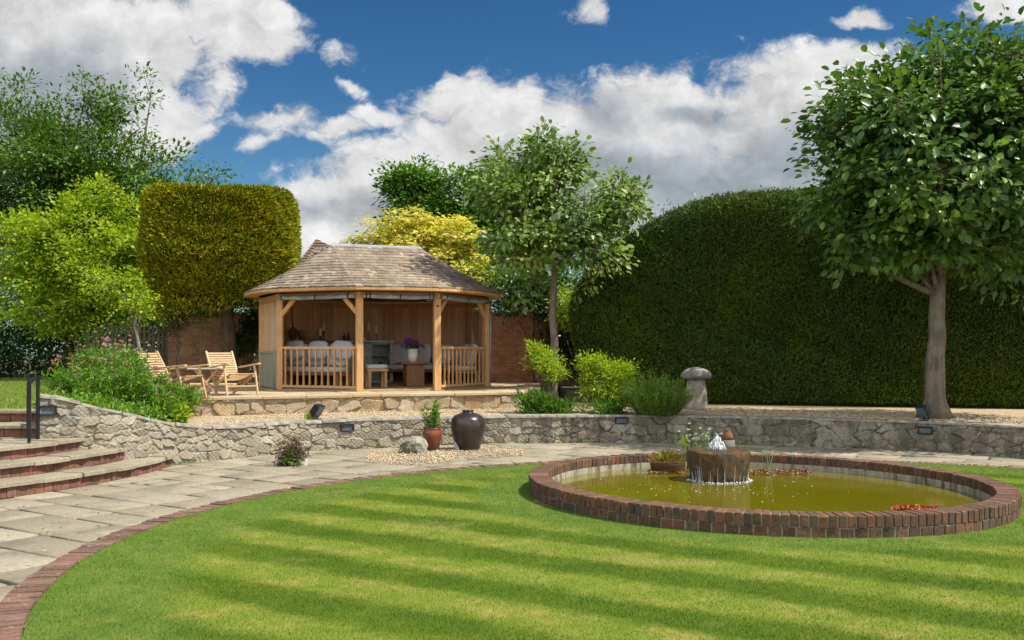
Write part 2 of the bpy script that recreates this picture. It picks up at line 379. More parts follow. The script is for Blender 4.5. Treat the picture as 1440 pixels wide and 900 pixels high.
# ------------------------------------------------------------------ ground, paving, lawn
LC, LR = (3.12, 8.11), 6.38
PC = np.array([2.705, 10.995]); PA, PB = 2.653, 2.464; PD1 = np.array([.503, -.864]); PD2 = np.array([.864, .503])
def pool_pt(t, off=0.0):
    c, s = math.cos(t), math.sin(t); p = PC + PD1 * PA * c + PD2 * PB * s
    n = PD1 * c / PA + PD2 * s / PB; n /= np.linalg.norm(n); return p + n * off
def pool_in(x, y, grow=0.0):
    dx, dy = x - PC[0], y - PC[1]; a = dx * PD1[0] + dy * PD1[1]; b = dx * PD2[0] + dy * PD2[1]
    return (a / (PA + grow)) ** 2 + (b / (PB + grow)) ** 2 < 1

M_earth = Mat('earth'); _n = M_earth.noise(M_earth.coord('World'), 2.2, 8, .65)
M_earth.col(M_earth.ramp(_n, [(.3, (.05, .045, .025)), (.5, (.09, .08, .04)), (.7, (.06, .085, .025))]), .95); M_earth.bump(_n, .6, .05); M_earth = M_earth.m
mb = MB(); mb.add([(-300, -300, -.06), (300, -300, -.06), (300, 300, -.06), (-300, 300, -.06)], [(0, 1, 2, 3)]); tag(mb.build('ground', M_earth), kind='structure')

# flagstones
m = Mat('flagstone'); c = m.coord('World')
k = m.ramp(m.island(), [(0, (.245, .215, .155)), (.3, (.295, .258, .19)), (.6, (.27, .235, .17)), (.85, (.325, .288, .22)), (1, (.255, .225, .165))])
f = m.noise(c, 26, 7, .7); k = m.mix(1, k, m.ramp(f, [(.3, (.66, .65, .63)), (.7, (1.22, 1.21, 1.18))]), 'MULTIPLY')
b_ = m.noise(c, 2.1, 6, .65); k = m.mix(m.math('MULTIPLY', m.step(b_, .48, .66), .6), k, (.155, .14, .10))
v_ = m.vor(c, 6.5); sp_ = m.math('MULTIPLY', m.step(m.math('ADD', v_, m.math('MULTIPLY', m.noise(c, 40, 3), .12)), .17, .11), m.step(m.noise(c, 1.3, 3), .48, .6)); k = m.mix(m.math('MULTIPLY', sp_, .65), k, (.56, .53, .46))
m.col(k, .9); m.bump(f, .45, .006); M_flag = m.m
m = Mat('joint'); f = m.noise(m.coord('World'), 9, 5); m.col(m.ramp(f, [(.35, (.035, .032, .022)), (.6, (.07, .062, .042)), (.75, (.05, .07, .02))]), .95); M_joint = m.m

def flagstones(rot, seed, x0, x1, y0, y1, keep, rows=(.42, .8), lens=(.5, 1.25), gap=.025, z=0.0, th=.03):
    g = np.random.default_rng(seed); ca, sa = math.cos(rot), math.sin(rot); V = []; Fq = []
    corners = [(ca * x + sa * y, -sa * x + ca * y) for x in (x0, x1) for y in (y0, y1)]
    p0, p1 = min(c[0] for c in corners), max(c[0] for c in corners); q0, q1 = min(c[1] for c in corners), max(c[1] for c in corners)
    rects = []; q = q0
    while q < q1:
        h = g.uniform(*rows); p = p0 + g.uniform(0, .6)
        while p < p1:
            l = g.uniform(*lens)
            if h > .62 and g.random() < .45:
                hh = h * g.choice([.4, .5, .6]); rects += [(p, q, l, hh), (p, q + hh, l * g.uniform(.4, .6), h - hh)]; l2 = rects[-1][2]; rects.append((p + l2, q + hh, l - l2, h - hh))
            else: rects.append((p, q, l, h))
            p += l
        q += h
    for p, q, l, h in rects:
        cx, cy = p + l / 2, q + h / 2; wx, wy = ca * cx - sa * cy, sa * cx + ca * cy
        if not keep(wx, wy): continue
        ja = gap * g.uniform(.35, 1.3, 4); zt = z + g.normal() * .0022; tx, ty = g.normal(size=2) * .0025
        lo = [(p + ja[0], q + ja[1]), (p + l - ja[2], q + ja[1]), (p + l - ja[2], q + h - ja[3]), (p + ja[0], q + h - ja[3])]
        lo = [(a + g.normal() * .009, b + g.normal() * .009) for a, b in lo]
        b0 = len(V)
        for ins, dz in ((0, -th), (0, -.007), (.008, 0)):
            for a, b in lo:
                a2 = a + ins * (1 if a < cx else -1); b2 = b + ins * (1 if b < cy else -1)
                V.append((ca * a2 - sa * b2, sa * a2 + ca * b2, zt + dz + (a - cx) * tx + (b - cy) * ty))
        for r in (0, 4): Fq += [(b0 + r + i, b0 + r + (i + 1) % 4, b0 + r + 4 + (i + 1) % 4, b0 + r + 4 + i) for i in range(4)]
        Fq.append((b0 + 8, b0 + 9, b0 + 10, b0 + 11))
    return V, Fq
def keep_pav(x, y): return math.hypot(x - LC[0], y - LC[1]) > LR - .4 and y > 2.5
V, Fq = flagstones(R(-33), 3, -7.6, 11, 3, 18.2, keep_pav)
tag(link('paving', npmesh('paving', V, Fq), M_flag), kind='structure')
mb = MB(); mb.add([(-12, 1, -.022), (14, 1, -.022), (14, 19, -.022), (-12, 19, -.022)], [(0, 1, 2, 3)]); tag(mb.build('paving_bed', M_joint), kind='structure')

# lawn: mown stripes run across from upper left to lower right, one ring follows the edge
def lawn_mat(name, blade):
    m = Mat(name); c = m.coord('World'); sp = m.N.new('ShaderNodeSeparateXYZ'); m.K.new(c, sp.inputs[0]); x, y = sp.outputs[0], sp.outputs[1]
    wob = m.math('MULTIPLY_ADD', m.noise(c, .9, 3), .30, -.15)
    n = m.math('ADD', m.math('ADD', m.math('MULTIPLY', x, .537), m.math('MULTIPLY', y, .843)), wob)
    ph = m.math('SINE', m.math('MULTIPLY_ADD', n, 2 * math.pi / .93, -5.5 * 2 * math.pi / .93 + math.pi / 2))
    fine = m.noise(c, 3.2, 6, .7)
    st = m.step(m.math('ADD', ph, m.math('MULTIPLY_ADD', fine, 1.9, -.95)), -.75, .75)
    lightc = m.ramp(m.noise(c, 2.6, 5, .7), [(.3, (.155, .235, .020)), (.5, (.205, .265, .032)), (.68, (.34, .315, .080))])
    darkc = m.ramp(m.noise(c, 1.7, 5, .7), [(.3, (.064, .130, .006)), (.55, (.094, .160, .008)), (.75, (.150, .195, .018))])
    k = m.mix(st, lightc, darkc)  # how leaning mown blades catch the light is put into the base colour
    def dist(cx, cy):
        return m.math('SQRT', m.math('ADD', m.math('POWER', m.math('SUBTRACT', x, cx), 2.0), m.math('POWER', m.math('SUBTRACT', y, cy), 2.0)))
    e = m.math('ADD', dist(*LC), m.math('MULTIPLY_ADD', fine, .5, -.25)); ring = m.step(e, LR - 1.05, LR - .6)
    e2 = m.math('ADD', dist(*PC), m.math('MULTIPLY_ADD', fine, .4, -.2)); ring = m.math('MAXIMUM', ring, m.step(e2, 3.35, 2.9))
    k = m.mix(m.math('MULTIPLY', ring, .9), k, m.ramp(fine, [(.3, (.090, .170, .022)), (.5, (.130, .210, .030)), (.7, (.19, .245, .045))]))
    dry = m.noise(c, .75, 6, .7); k = m.mix(m.math('MULTIPLY', m.step(dry, .56, .72), .55), k, (.36, .32, .125))
    if blade:
        k = m.mix(1, k, m.ramp(m.island(), [(0, (.62, .72, .6)), (.5, (1.05, 1.03, 1)), (.9, (1.35, 1.28, 1.2)), (1, (1.9, 1.6, 1.5))]), 'MULTIPLY')
        t = m.N.new('ShaderNodeBsdfTranslucent'); m.K.new(k, t.inputs[0]); s = m.N.new('ShaderNodeMixShader'); s.inputs[0].default_value = .3
        m.K.new(m.p.outputs[0], s.inputs[1]); m.K.new(t.outputs[0], s.inputs[2]); m.K.new(s.outputs[0], m.out.inputs[0])
    else: k = m.mix(1, k, (.8, .8, .75), 'MULTIPLY')
    m.col(k, .6 if blade else .9); m.set('Specular IOR Level', .2)
    if not blade: m.bump(m.noise(c, 160, 4, .7), .6, .012)
    return m.m
M_lawn, M_blade = lawn_mat('lawn_soil', False), lawn_mat('grass_blades', True)
mb = MB(); n = 160; ring = [(LC[0] + LR * math.cos(t), LC[1] + LR * math.sin(t), .012) for t in np.linspace(0, 2 * math.pi, n, endpoint=False)]
mb.add(ring, [tuple(range(n))]); tag(mb.build('lawn', M_lawn), kind='structure')
def grass(name, pts, z, hmin, hmax, w, mat, seed, lean=.45):
    g = np.random.default_rng(seed); n = len(pts); a = g.uniform(0, 6.283, n); h = g.uniform(hmin, hmax, n); wd = w * g.uniform(.7, 1.3, n)
    px, py = pts[:, 0], pts[:, 1]; dx, dy = np.cos(a) * wd / 2, np.sin(a) * wd / 2; la = g.uniform(0, 6.283, n); ll = h * g.uniform(0, lean * 2, n)
    z = np.broadcast_to(z, (n,))
    V = np.stack([np.stack([px - dx, py - dy, z], 1), np.stack([px + dx, py + dy, z], 1), np.stack([px + np.cos(la) * ll, py + np.sin(la) * ll, z + h], 1)], 1).reshape(-1, 3)
    return tag(link(name, npmesh(name, V, np.arange(3 * n).reshape(-1, 3)), mat), kind='stuff')
g = np.random.default_rng(11)
def lawn_pts(n, ymax, pw):
    y = 4.3 + (ymax - 4.3) * g.random(n) ** pw; x = LC[0] + g.uniform(-1, 1, n) * LR
    k = (np.hypot(x - LC[0], y - LC[1]) < LR + .015) & ~pool_in(x, y, -.02) & (x < y * .60 + 1.2) & (x > -y * .56 - .5); return np.stack([x[k], y[k]], 1)
tag(grass('grass', lawn_pts(1000000, 14.5, 1.35), .008, .010, .024, .0042, M_blade, 5), 'short mown striped grass of the round lawn', 'grass')

# brick edging round the lawn
M_brick = brickmat('old_red_brick', [(.115, .060, .036), (.165, .080, .046), (.09, .05, .034), (.15, .092, .058), (.075, .05, .037), (.205, .095, .054)], .9, .3)
M_edge = brickmat('worn_edging_brick', [(.15, .08, .058), (.21, .115, .082), (.12, .07, .052), (.18, .11, .08), (.23, .14, .105)], .5, .4)
M_mort = plain('mortar', (.28, .25, .20), .95, .1, var=.3, scale=30)
mb = MB(); nb = int(2 * math.pi * (LR + .11) / .077); g = np.random.default_rng(4)
for i in range(nb):
    t = 2 * math.pi * i / nb; cx, cy = LC[0] + (LR + .118) * math.cos(t), LC[1] + (LR + .118) * math.sin(t)
    if cy < 3.5: continue
    M = Matrix.Rotation(t + g.normal() * .012, 3, 'Z') @ Matrix.Rotation(g.normal() * .015, 3, 'Y')
    mb.box((cx, cy, -.01 + g.normal() * .003), (.215 + g.normal() * .004, .062 + g.normal() * .002, .05), M)
tag(mb.build('edging', M_edge, bevel=.004), kind='structure')

# ------------------------------------------------------------------ round pond
pool = thing('pond_wall', 'low round brick wall holding the fish pond, bricks on edge on top', 'pond wall', (*PC, 0))
tt = np.linspace(0, 2 * math.pi, 2001); arc = np.r_[0, np.cumsum(np.linalg.norm(np.diff([pool_pt(t, -.1) for t in tt], axis=0), axis=1))]
g = np.random.default_rng(21)
def pool_course(name, step, depth, off, z, h, joint, mat, bev):
    mb = MB(); n = int(arc[-1] / step)
    for i in range(n):
        t = np.interp((i + .5) / n * arc[-1], arc, tt); a = pool_pt(t, off); d = pool_pt(t, 0) - pool_pt(t, -1); ang = math.atan2(d[1], d[0])
        M = Matrix.Rotation(ang + g.normal() * .012, 3, 'Z') @ Matrix.Rotation(g.normal() * .012, 3, 'Y')
        w = arc[-1] / n * (1 - joint); mb.box((a[0] + d[0] * g.normal() * .003, a[1] + d[1] * g.normal() * .003, z + g.normal() * .0022), (depth, w, h), M)
    return mb.build(name, mat, pool, bevel=bev, seg=2)
pool_course('rim_course', .0755, .222, -.108, .150, .104, .13, M_brick, .007)
pool_course('lower_course', .115, .205, -.106, .045, .092, .10, M_brick, .005)
def pool_ring(o0, o1, z0, z1, name, mat):
    mb = MB(); n = 120
    for i in range(n):
        t = 2 * math.pi * i / n; a, b = pool_pt(t, o0), pool_pt(t, o1); mb.v += [(*a, z0), (*a, z1), (*b, z1), (*b, z0)]
    for i in range(n):
        j = (i + 1) % n
        for q in range(4): mb.f.append((4 * i + q, 4 * i + (q + 1) % 4, 4 * j + (q + 1) % 4, 4 * j + q)); mb.m.append(0)
    return mb.build(name, mat, pool)
pool_ring(-.012, -.205, -.03, .192, 'mortar_core', M_mort)
m = Mat('pale_render'); c = m.coord('World'); f = m.noise(m.vmul(c, (1, 1, .4)), 14, 6, .7)
m.col(m.mix(m.step(m.noise(m.vmul(c, (1, 1, .2)), 9, 5, .7), .45, .65), m.ramp(f, [(.3, (.27, .235, .18)), (.7, (.42, .385, .31))]), (.10, .085, .05)), .85); M_rend = m.m
pool_ring(-.206, -.226, -.05, .099, 'inner_lining', M_rend)
m = Mat('pond_water'); c = m.coord('World'); rip = m.math('ADD', m.noise(c, 5.5, 4, .55, .4), m.math('MULTIPLY', m.noise(c, 22, 3), .25))
b = m.noise(c, .8, 3); m.col(m.ramp(b, [(.35, (.112, .100, .004)), (.65, (.138, .120, .005))]), .06); m.set('Specular IOR Level', .5); m.bump(rip, .2, .012); M_water = m.m
mb = MB(); n = 120; mb.add([(*pool_pt(2 * math.pi * i / n, -.215), .028) for i in range(n)], [tuple(range(n))]); tag(mb.build('water', M_water), kind='structure')

# ------------------------------------------------------------------ rubble walls
def rubble(name, path, zb, zt, cell, depth, mat, parent, seed, res=.013, rows_k=None, jit=.42, mort=(.05, .15), wk=1.0):
    g = np.random.default_rng(seed); pts, s = smooth_path(path, 400); S = s[-1]
    M_ = int(S / res); sv = np.linspace(0, S, M_); X = np.interp(sv, s, pts[:, 0]); Y = np.interp(sv, s, pts[:, 1])
    tx, ty = np.gradient(X), np.gradient(Y); l = np.hypot(tx, ty); nx, ny = ty / l, -tx / l
    ZB = zb(sv, S); ZT = zt(sv, S); K_ = int(np.max(ZT - ZB) / res) + 1; tv = np.linspace(0, 1, K_)
    z = ZB[:, None] + tv[None] * (ZT - ZB)[:, None]; ss = np.repeat(sv[:, None], K_, 1)
    z0 = z.min(); seeds = []; q = z0 - cell[1]
    while q < z.max() + cell[1]:
        h = cell[1] * g.uniform(.6, 1.5); p = -cell[0] + g.uniform(0, cell[0])
        while p < S + cell[0]:
            w = cell[0] * g.uniform(.45, 1.7); seeds.append((p + w / 2 + g.normal() * jit * .15 * cell[0], q + h / 2 + g.normal() * jit * .5 * h)); p += w
        q += h
    sd_ = np.array(seeds); kn = len(sd_); tone = g.random(kn); hgt = g.uniform(.45, 1.25, kn); gr = g.normal(size=(kn, 2)) * .16
    sc = np.array([1 / cell[0], 1 / cell[1]]); fl = np.stack([ss.ravel(), z.ravel()], 1)
    warp = wk * np.stack([.010 * np.sin(fl[:, 1] * 31 + fl[:, 0] * 9) + .004 * np.sin(fl[:, 1] * 83 + 2), .009 * np.sin(fl[:, 0] * 23 + 1) + .004 * np.sin(fl[:, 0] * 71 + fl[:, 1] * 20)], 1)
    fw = (fl + warp) * sc; order = np.argsort(sd_[:, 0]); sx = sd_[order, 0]
    d1 = np.empty(len(fl)); d2 = np.empty(len(fl)); i1 = np.empty(len(fl), int)
    for c0 in range(0, len(fl), 4000):
        sl_ = slice(c0, c0 + 4000); lo, hi = np.searchsorted(sx, [fl[sl_, 0].min() - 3 * cell[0], fl[sl_, 0].max() + 3 * cell[0]]); idx = order[lo:hi]
        D = np.abs(fw[sl_, None, :] - (sd_[idx] * sc)[None]); D = (D[..., 0] ** 2.6 + D[..., 1] ** 2.6) ** (1 / 2.6)
        pr = np.argpartition(D, 1, axis=1)[:, :2]; a = np.take_along_axis(D, pr, 1); sw = a[:, 0] > a[:, 1]
        d1[sl_] = a.min(1); d2[sl_] = a.max(1); i1[sl_] = idx[np.where(sw, pr[:, 1], pr[:, 0])]
    e = np.clip((d2 - d1 - mort[0]) / (mort[1] - mort[0]), 0, 1); e = e * e * (3 - 2 * e)
    loc = fl - sd_[i1]; H = e * depth * hgt[i1] + e * (loc * gr[i1]).sum(1) * .8 + g.normal(size=len(fl)) * .0012
    H += e * .004 * (np.sin(fl[:, 0] * 83 + i1 * 1.7) * np.sin(fl[:, 1] * 97 + i1))
    H = H.reshape(M_, K_); V = np.stack([X[:, None] + nx[:, None] * H, Y[:, None] + ny[:, None] * H, z], -1).reshape(-1, 3)
    ii = (np.arange(M_ - 1)[:, None] * K_ + np.arange(K_ - 1)[None]).ravel(); Fq = np.stack([ii, ii + K_, ii + K_ + 1, ii + 1], 1)
    me = npmesh(name, V, Fq); at = me.color_attributes.new('stone', 'FLOAT_COLOR', 'POINT')
    colr = np.stack([tone[i1], 1 - e, np.zeros_like(e), np.ones_like(e)], 1).astype(np.float32); at.data.foreach_set('color', colr.ravel())
    return link(name, me, mat, parent, smooth=True), (X, Y, nx, ny, sv, ZB, ZT)
def wall_core(name, fr, thick, mat, parent, inset=.012, step=12, top=0.0):
    X, Y, nx, ny, sv, ZB, ZT = fr; mb = MB(); idx = list(range(0, len(X), step)) + [len(X) - 1]; b = 0
    for i in idx:
        for o, z in ((inset, ZB[i]), (inset, ZT[i] + top), (thick, ZT[i] + top), (thick, ZB[i])): mb.v.append((X[i] - nx[i] * o, Y[i] - ny[i] * o, z))
    for j in range(len(idx) - 1):
        for q in range(4): mb.f.append((4 * j + q, 4 * j + 4 + q, 4 * j + 4 + (q + 1) % 4, 4 * j + (q + 1) % 4)); mb.m.append(0)
    L_ = 4 * (len(idx) - 1); mb.f += [(0, 1, 2, 3), (L_ + 3, L_ + 2, L_ + 1, L_)]; mb.m += [0, 0]
    return mb.build(name, mat, parent)
def coping(name, fr, mat, parent, seed, over=.035, depth=.36, th=(.035, .055), lens=(.28, .75), s0=0, s1=None):
    X, Y, nx, ny, sv, ZB, ZT = fr; g = np.random.default_rng(seed); mb = MB(); p = s0; s1 = sv[-1] if s1 is None else s1
    ip = lambda q, A: np.interp(q, sv, A)
    while p < s1 - .1:
        l = min(g.uniform(*lens), s1 - p); t = g.uniform(*th); ov = over + g.normal() * .012; vs = []
        qs = np.linspace(p + .004, p + l - .004, 5); j = g.normal(size=5) * .009; dz = g.normal() * .004
        for r, q in enumerate(qs):
            for o, z in ((ov + j[r], 0), (ov + j[r] * .5 - .012, t), (ov - depth, t), (ov - depth, 0)): vs.append((ip(q, X) + ip(q, nx) * o, ip(q, Y) + ip(q, ny) * o, ip(q, ZT) + z + dz - .012))
        fs = [(4 * r + k, 4 * r + 4 + k, 4 * r + 4 + (k + 1) % 4, 4 * r + (k + 1) % 4) for r in range(4) for k in range(4)] + [(0, 1, 2, 3), (19, 18, 17, 16)]
        mb.add(vs, fs); p += l
    return mb.build(name, mat, parent, bevel=.006)
GREY = [(.30, .27, .21), (.42, .385, .31), (.35, .31, .24), (.48, .45, .38), (.26, .24, .20), (.40, .35, .265), (.33, .31, .27)]
M_rub = stonemat('grey_rubble', GREY, (.33, .275, .19), .8, .35, True)
M_rub2 = stonemat('stained_rubble', [(.27, .245, .19), (.37, .34, .275), (.31, .28, .22), (.43, .405, .345), (.24, .22, .18), (.35, .31, .245)], (.15, .135, .10), .6, .3, True)
M_warm = stonemat('warm_stone', [(.43, .34, .22), (.50, .41, .29), (.46, .30, .15), (.52, .45, .34), (.40, .32, .22), (.50, .36, .19), (.45, .39, .30)], (.22, .18, .125), .25, .3)
M_cope = plain('coping_stone', (.27, .245, .20), .9, .15, var=.5, scale=9)
rw = thing('retaining_wall', 'long curved grey rubble stone retaining wall round the sunken lawn', 'retaining wall', (-5, 13.5, 0))
WP = [(-5.95, 12.5), (-5.57, 12.7), (-5.14, 13.03), (-4.79, 13.72), (-4.43, 14.27), (-3.53, 15.4), (-3.1, 15.8), (-1.72, 16.47), (-.45, 16.93), (.75, 17.1), (1.82, 17.15), (2.9, 17.05), (3.86, 16.8), (5.19, 16.3), (6.45, 15.75), (7.54, 14.75), (8.6, 13.4), (10, 11.8)]
pts_all, s_all = smooth_path(WP, 900)
def split(x0, x1): k = (pts_all[:, 0] >= x0) & (pts_all[:, 0] <= x1); return pts_all[k][::6]
def ztop(sv, S): return np.interp(sv, [0, .25, .75, 1.2, 1.75, 2.45, 3.1], [1.0, .97, .82, .72, .58, .475, .45])
zero = lambda sv, S: np.full_like(sv, -.03)
_, frA = rubble('stonework', split(-6, 1.36), zero, ztop, (.185, .10), .019, M_rub, rw, 31, .0115)
_, frB = rubble('stonework', split(1.12, 12), zero, lambda sv, S: np.full_like(sv, .45), (.30, .14), .018, M_rub2, rw, 32, .016, mort=(.03, .1))
wall_core('wall_core', frA, .34, M_cope, rw); wall_core('wall_core', frB, .34, M_cope, rw)
coping('coping', frA, M_cope, rw, 33); coping('coping', frB, M_cope, rw, 34, over=.02, th=(.03, .042))

# raised ground behind the wall
def zs_in(off):
    X, Y, nx, ny = [np.r_[a, b] for a, b in zip(frA[:4], frB[:4])]; return [(X[i] - nx[i] * off, Y[i] - ny[i] * off) for i in range(0, len(X), 25)]
m = Mat('gravel_bed'); c = m.coord('World'); v = m.vor(c, 42, 'F1', 'Color'); d = m.vor(c, 42)
sp = m.N.new('ShaderNodeSeparateColor'); m.K.new(v, sp.inputs[0])
k = m.ramp(sp.outputs[0], [(0, (.22, .15, .08)), (.35, (.40, .29, .16)), (.7, (.47, .37, .23)), (1, (.55, .47, .34))])
px_ = m.N.new('ShaderNodeSeparateXYZ'); m.K.new(c, px_.inputs[0])
soil = m.step(m.math('ADD', px_.outputs[1], m.math('MULTIPLY_ADD', m.noise(c, .8, 3), 2, -1)), 19.2, 20.5)
k = m.mix(m.math('MULTIPLY', soil, .8), k, (.06, .045, .025)); m.col(k, .9); m.bump(m.math('MULTIPLY', d, -1), .8, .02); M_grav = m.m
poly = [(-70, 13.42), (-6.2, 13.42)] + zs_in(.2) + [(70, 11.0), (70, 90), (-70, 90)]
mb = MB(); mb.prism(poly, -.05, .455); tag(mb.build('gravel_bed', M_grav), kind='structure')
# planted bank rising towards the top of the wall at the left
def bankz(x, y): return .455 + .42 * min(1, max(0, (-4.35 - x) / 1.5)) ** 1.1
mb = MB(); nx_, ny_ = 22, 16; inn = np.array(zs_in(.25)); inn = inn[inn[:, 0] < -4.7]
bs, bl_ = smooth_path(inn[::2], nx_)
for i in range(nx_):
    for j in range(ny_):
        t = j / (ny_ - 1); q = np.array([-7.5 + i * .10, 16.4 + i * .05]) * t + bs[i] * (1 - t); mb.v.append((q[0], q[1], bankz(*q) + (.02 * rnd.random())))
for i in range(nx_ - 1):
    for j in range(ny_ - 1): mb.f.append((i * ny_ + j, (i + 1) * ny_ + j, (i + 1) * ny_ + j + 1, i * ny_ + j + 1)); mb.m.append(0)
tag(mb.build('flower_bed', M_earth), kind='structure')

# upper lawn at the left
UL = [(-70, 13.34), (-6.35, 13.34), (-6.35, 13.8), (-7.5, 17.2), (-8.3, 20), (-9.2, 29), (-70, 29)]
m = Mat('upper_lawn'); c = m.coord('World'); f = m.noise(c, 1.2, 5, .7); f2 = m.noise(c, 60, 4, .7)
k = m.mix(1, m.ramp(f, [(.3, (.13, .19, .025)), (.7, (.21, .26, .045))]), m.ramp(f2, [(.3, (.7, .75, .7)), (.7, (1.25, 1.2, 1.2))]), 'MULTIPLY'); m.col(k, .8); m.bump(f2, .5, .02); M_ulawn = m.m
mb = MB(); mb.prism(UL, .3, .80); tag(mb.build('upper_lawn', M_ulawn), kind='structure')
g = np.random.default_rng(71); pts = np.stack([g.uniform(-15, -6.4, 90000), g.uniform(13.5, 28, 90000)], 1); pts = pts[pts[:, 0] < np.interp(pts[:, 1], [13.8, 17.2, 20, 29], [-6.35, -7.5, -8.3, -9.2])]
tag(grass('grass', pts, .798, .03, .06, .012, leafmat('upper_grass', [(.11, .19, .02), (.19, .27, .04), (.25, .28, .07)], .6, .3), 6), 'grass of the upper lawn beyond the steps', 'grass')

# ------------------------------------------------------------------ curved steps at the left
st = thing('garden_steps', 'curved garden steps with brick risers and mossy stone treads', 'steps', (-5.6, 12, 0))
M_tread = M_flag
SCn = np.array([-10.65, 13.66])
def arc_step(Rr, a0, a1, z0, z1, back):
    g = np.random.default_rng(int(Rr * 1000)); n = int((a1 - a0) * Rr / .115); mb = MB()
    for i in range(n):
        t = a0 + (a1 - a0) * (i + .5) / n; M = Matrix.Rotation(t + g.normal() * .01, 3, 'Z'); w = (a1 - a0) * Rr / n
        mb.box((SCn[0] + (Rr - .06) * math.cos(t), SCn[1] + (Rr - .06) * math.sin(t), (z0 + z1 - .05) / 2), (.10 + g.normal() * .004, w * .975, z1 - .05 - z0), M)
    mb.build('riser', M_riser, st, bevel=.005)
    mb = MB()                                                        # backing of mortar
    ts = np.linspace(a0, a1, 40); po = [(SCn[0] + (Rr - .022) * math.cos(t), SCn[1] + (Rr - .022) * math.sin(t)) for t in ts]; pi_ = [(SCn[0] + (Rr - 1.5) * math.cos(t), SCn[1] + (Rr - 1.5) * math.sin(t)) for t in ts[::-1]]
    mb.prism(po + pi_, z0 - .03, z1 - .047); mb.build('step_core', M_mort, st)
    mb = MB(); t = a0
    while t < a1 - .02:
        dl = min(g.uniform(.32, .62) / Rr, a1 - t); r1 = Rr + .035 + g.normal() * .006; dz = g.normal() * .004; vs = []
        qs = np.linspace(t + .004 / Rr, t + dl - .004 / Rr, 6); j = g.normal(size=6) * .006
        for k_, q in enumerate(qs):
            for r, z in ((r1 + j[k_], z1 - .046), (r1 + j[k_] - .006, z1 - .008), (r1 + j[k_] - .02, z1), (Rr - back, z1), (Rr - back, z1 - .046)): vs.append((SCn[0] + r * math.cos(q), SCn[1] + r * math.sin(q), z + dz))
        fs = [(5 * k_ + e, 5 * k_ + 5 + e, 5 * k_ + 5 + (e + 1) % 5, 5 * k_ + (e + 1) % 5) for k_ in range(5) for e in range(5)] + [(0, 1, 2, 3, 4), (29, 28, 27, 26, 25)]
        mb.add(vs, fs); t += dl
    mb.build('tread', M_tread, st)
M_riser = brickmat('step_brick', [(.20, .085, .058), (.26, .11, .075), (.16, .072, .052), (.23, .115, .085), (.13, .065, .05)], .6, .4)
arc_step(5.97, R(-45), R(1), 0, .16, .55)
arc_step(5.60, R(-45), R(-6), .16, .32, .55)
arc_step(5.22, R(-45), R(-10), .32, .48, .6)
mb = MB(); g = np.random.default_rng(77)
V, Fq = flagstones(R(12), 8, -10, -5.4, 11.2, 13.6, lambda x, y: math.hypot(x - SCn[0], y - SCn[1]) < 4.78 and y < 12.9 and x < -5.7, rows=(.4, .6), lens=(.4, .8), z=.482)
link('landing', npmesh('landing', V, Fq), M_flag, st)
for z0, y0, y1, x1 in ((.48, 12.74, 13.4, -6.03), (.64, 13.28, 13.75, -6.10)):
    mb = MB(); x = -9.5; mb2 = MB(); mb3 = MB()
    while x < x1 - .05:
        w = min(g.uniform(.1, .23), x1 - x); mb.box((x + w / 2, y0 + .05, z0 + .055), (w * .97, .1, .11)); x += w
    mb3.box(((-9.5 + x1) / 2, (y0 + .02 + y1) / 2, z0 + .05), (x1 + 9.5, y1 - y0 - .02, .106)); x = -9.5
    while x < x1 - .05:
        w = min(g.uniform(.35, .7), x1 - x); mb2.box((x + w / 2, (y0 + y1) / 2 - .03, z0 + .136 + g.normal() * .003), (w - .01, y1 - y0 + .06, .048)); x += w
    mb.build('riser', M_riser, st, bevel=.005); mb3.build('step_core', M_mort, st); mb2.build('tread', M_tread, st, bevel=.008)

# ------------------------------------------------------------------ terrace with its low wall
TZ = .77
TPt = [(-7.3, 16.35), (-5.74, 17.1), (.18, 19.55), (.62, 21.2), (.75, 25.2)]
tw = thing('terrace_wall', 'low warm buff stone wall along the front of the paved terrace', 'terrace wall', (-2.5, 18.5, .45))
m = M_warm
flat_ = lambda h: (lambda sv, S: np.full_like(sv, h))
def seg_path(a, b, n=14): return [(a[0] + (b[0] - a[0]) * i / n, a[1] + (b[1] - a[1]) * i / n) for i in range(n + 1)]
_, fT = rubble('stonework', seg_path(TPt[0], TPt[2], 20), flat_(.44), flat_(TZ - .045), (.30, .20), .012, M_warm, tw, 51, .014, mort=(.025, .09), wk=.5)
_, fT2 = rubble('stonework', seg_path(TPt[2], TPt[4], 14), flat_(.44), flat_(TZ - .045), (.34, .19), .012, M_warm, tw, 52, .02, mort=(.025, .09), wk=.5)
mb = MB(); tp = [(-8.6, 17.6), (-7.2, 16.5), (-5.72, 17.17), (.12, 19.6), (.5, 21.3), (.6, 25.6), (-9, 25.6)]; mb.prism(tp, .3, TZ - .047); tag(mb.build('terrace_base', M_mort), kind='structure')
m = Mat('terrace_slab'); c = m.coord('World')
k = m.ramp(m.island(), [(0, (.40, .32, .20)), (.3, (.46, .37, .24)), (.6, (.37, .28, .165)), (.8, (.44, .32, .18)), (1, (.47, .39, .27))])
f = m.noise(c, 20, 6, .7); k = m.mix(1, k, m.ramp(f, [(.3, (.75, .74, .72)), (.7, (1.15, 1.14, 1.12))]), 'MULTIPLY'); m.col(k, .85); m.bump(f, .4, .006); M_ter = m.m
fdir = math.atan2(TPt[2][1] - TPt[1][1], TPt[2][0] - TPt[1][0])
def in_ter(x, y):
    n = len(TER); r = False
    for i in range(n):
        (x1, y1), (x2, y2) = TER[i], TER[(i + 1) % n]
        if (y1 > y) != (y2 > y) and x < (x2 - x1) * (y - y1) / (y2 - y1) + x1: r = not r
    return r
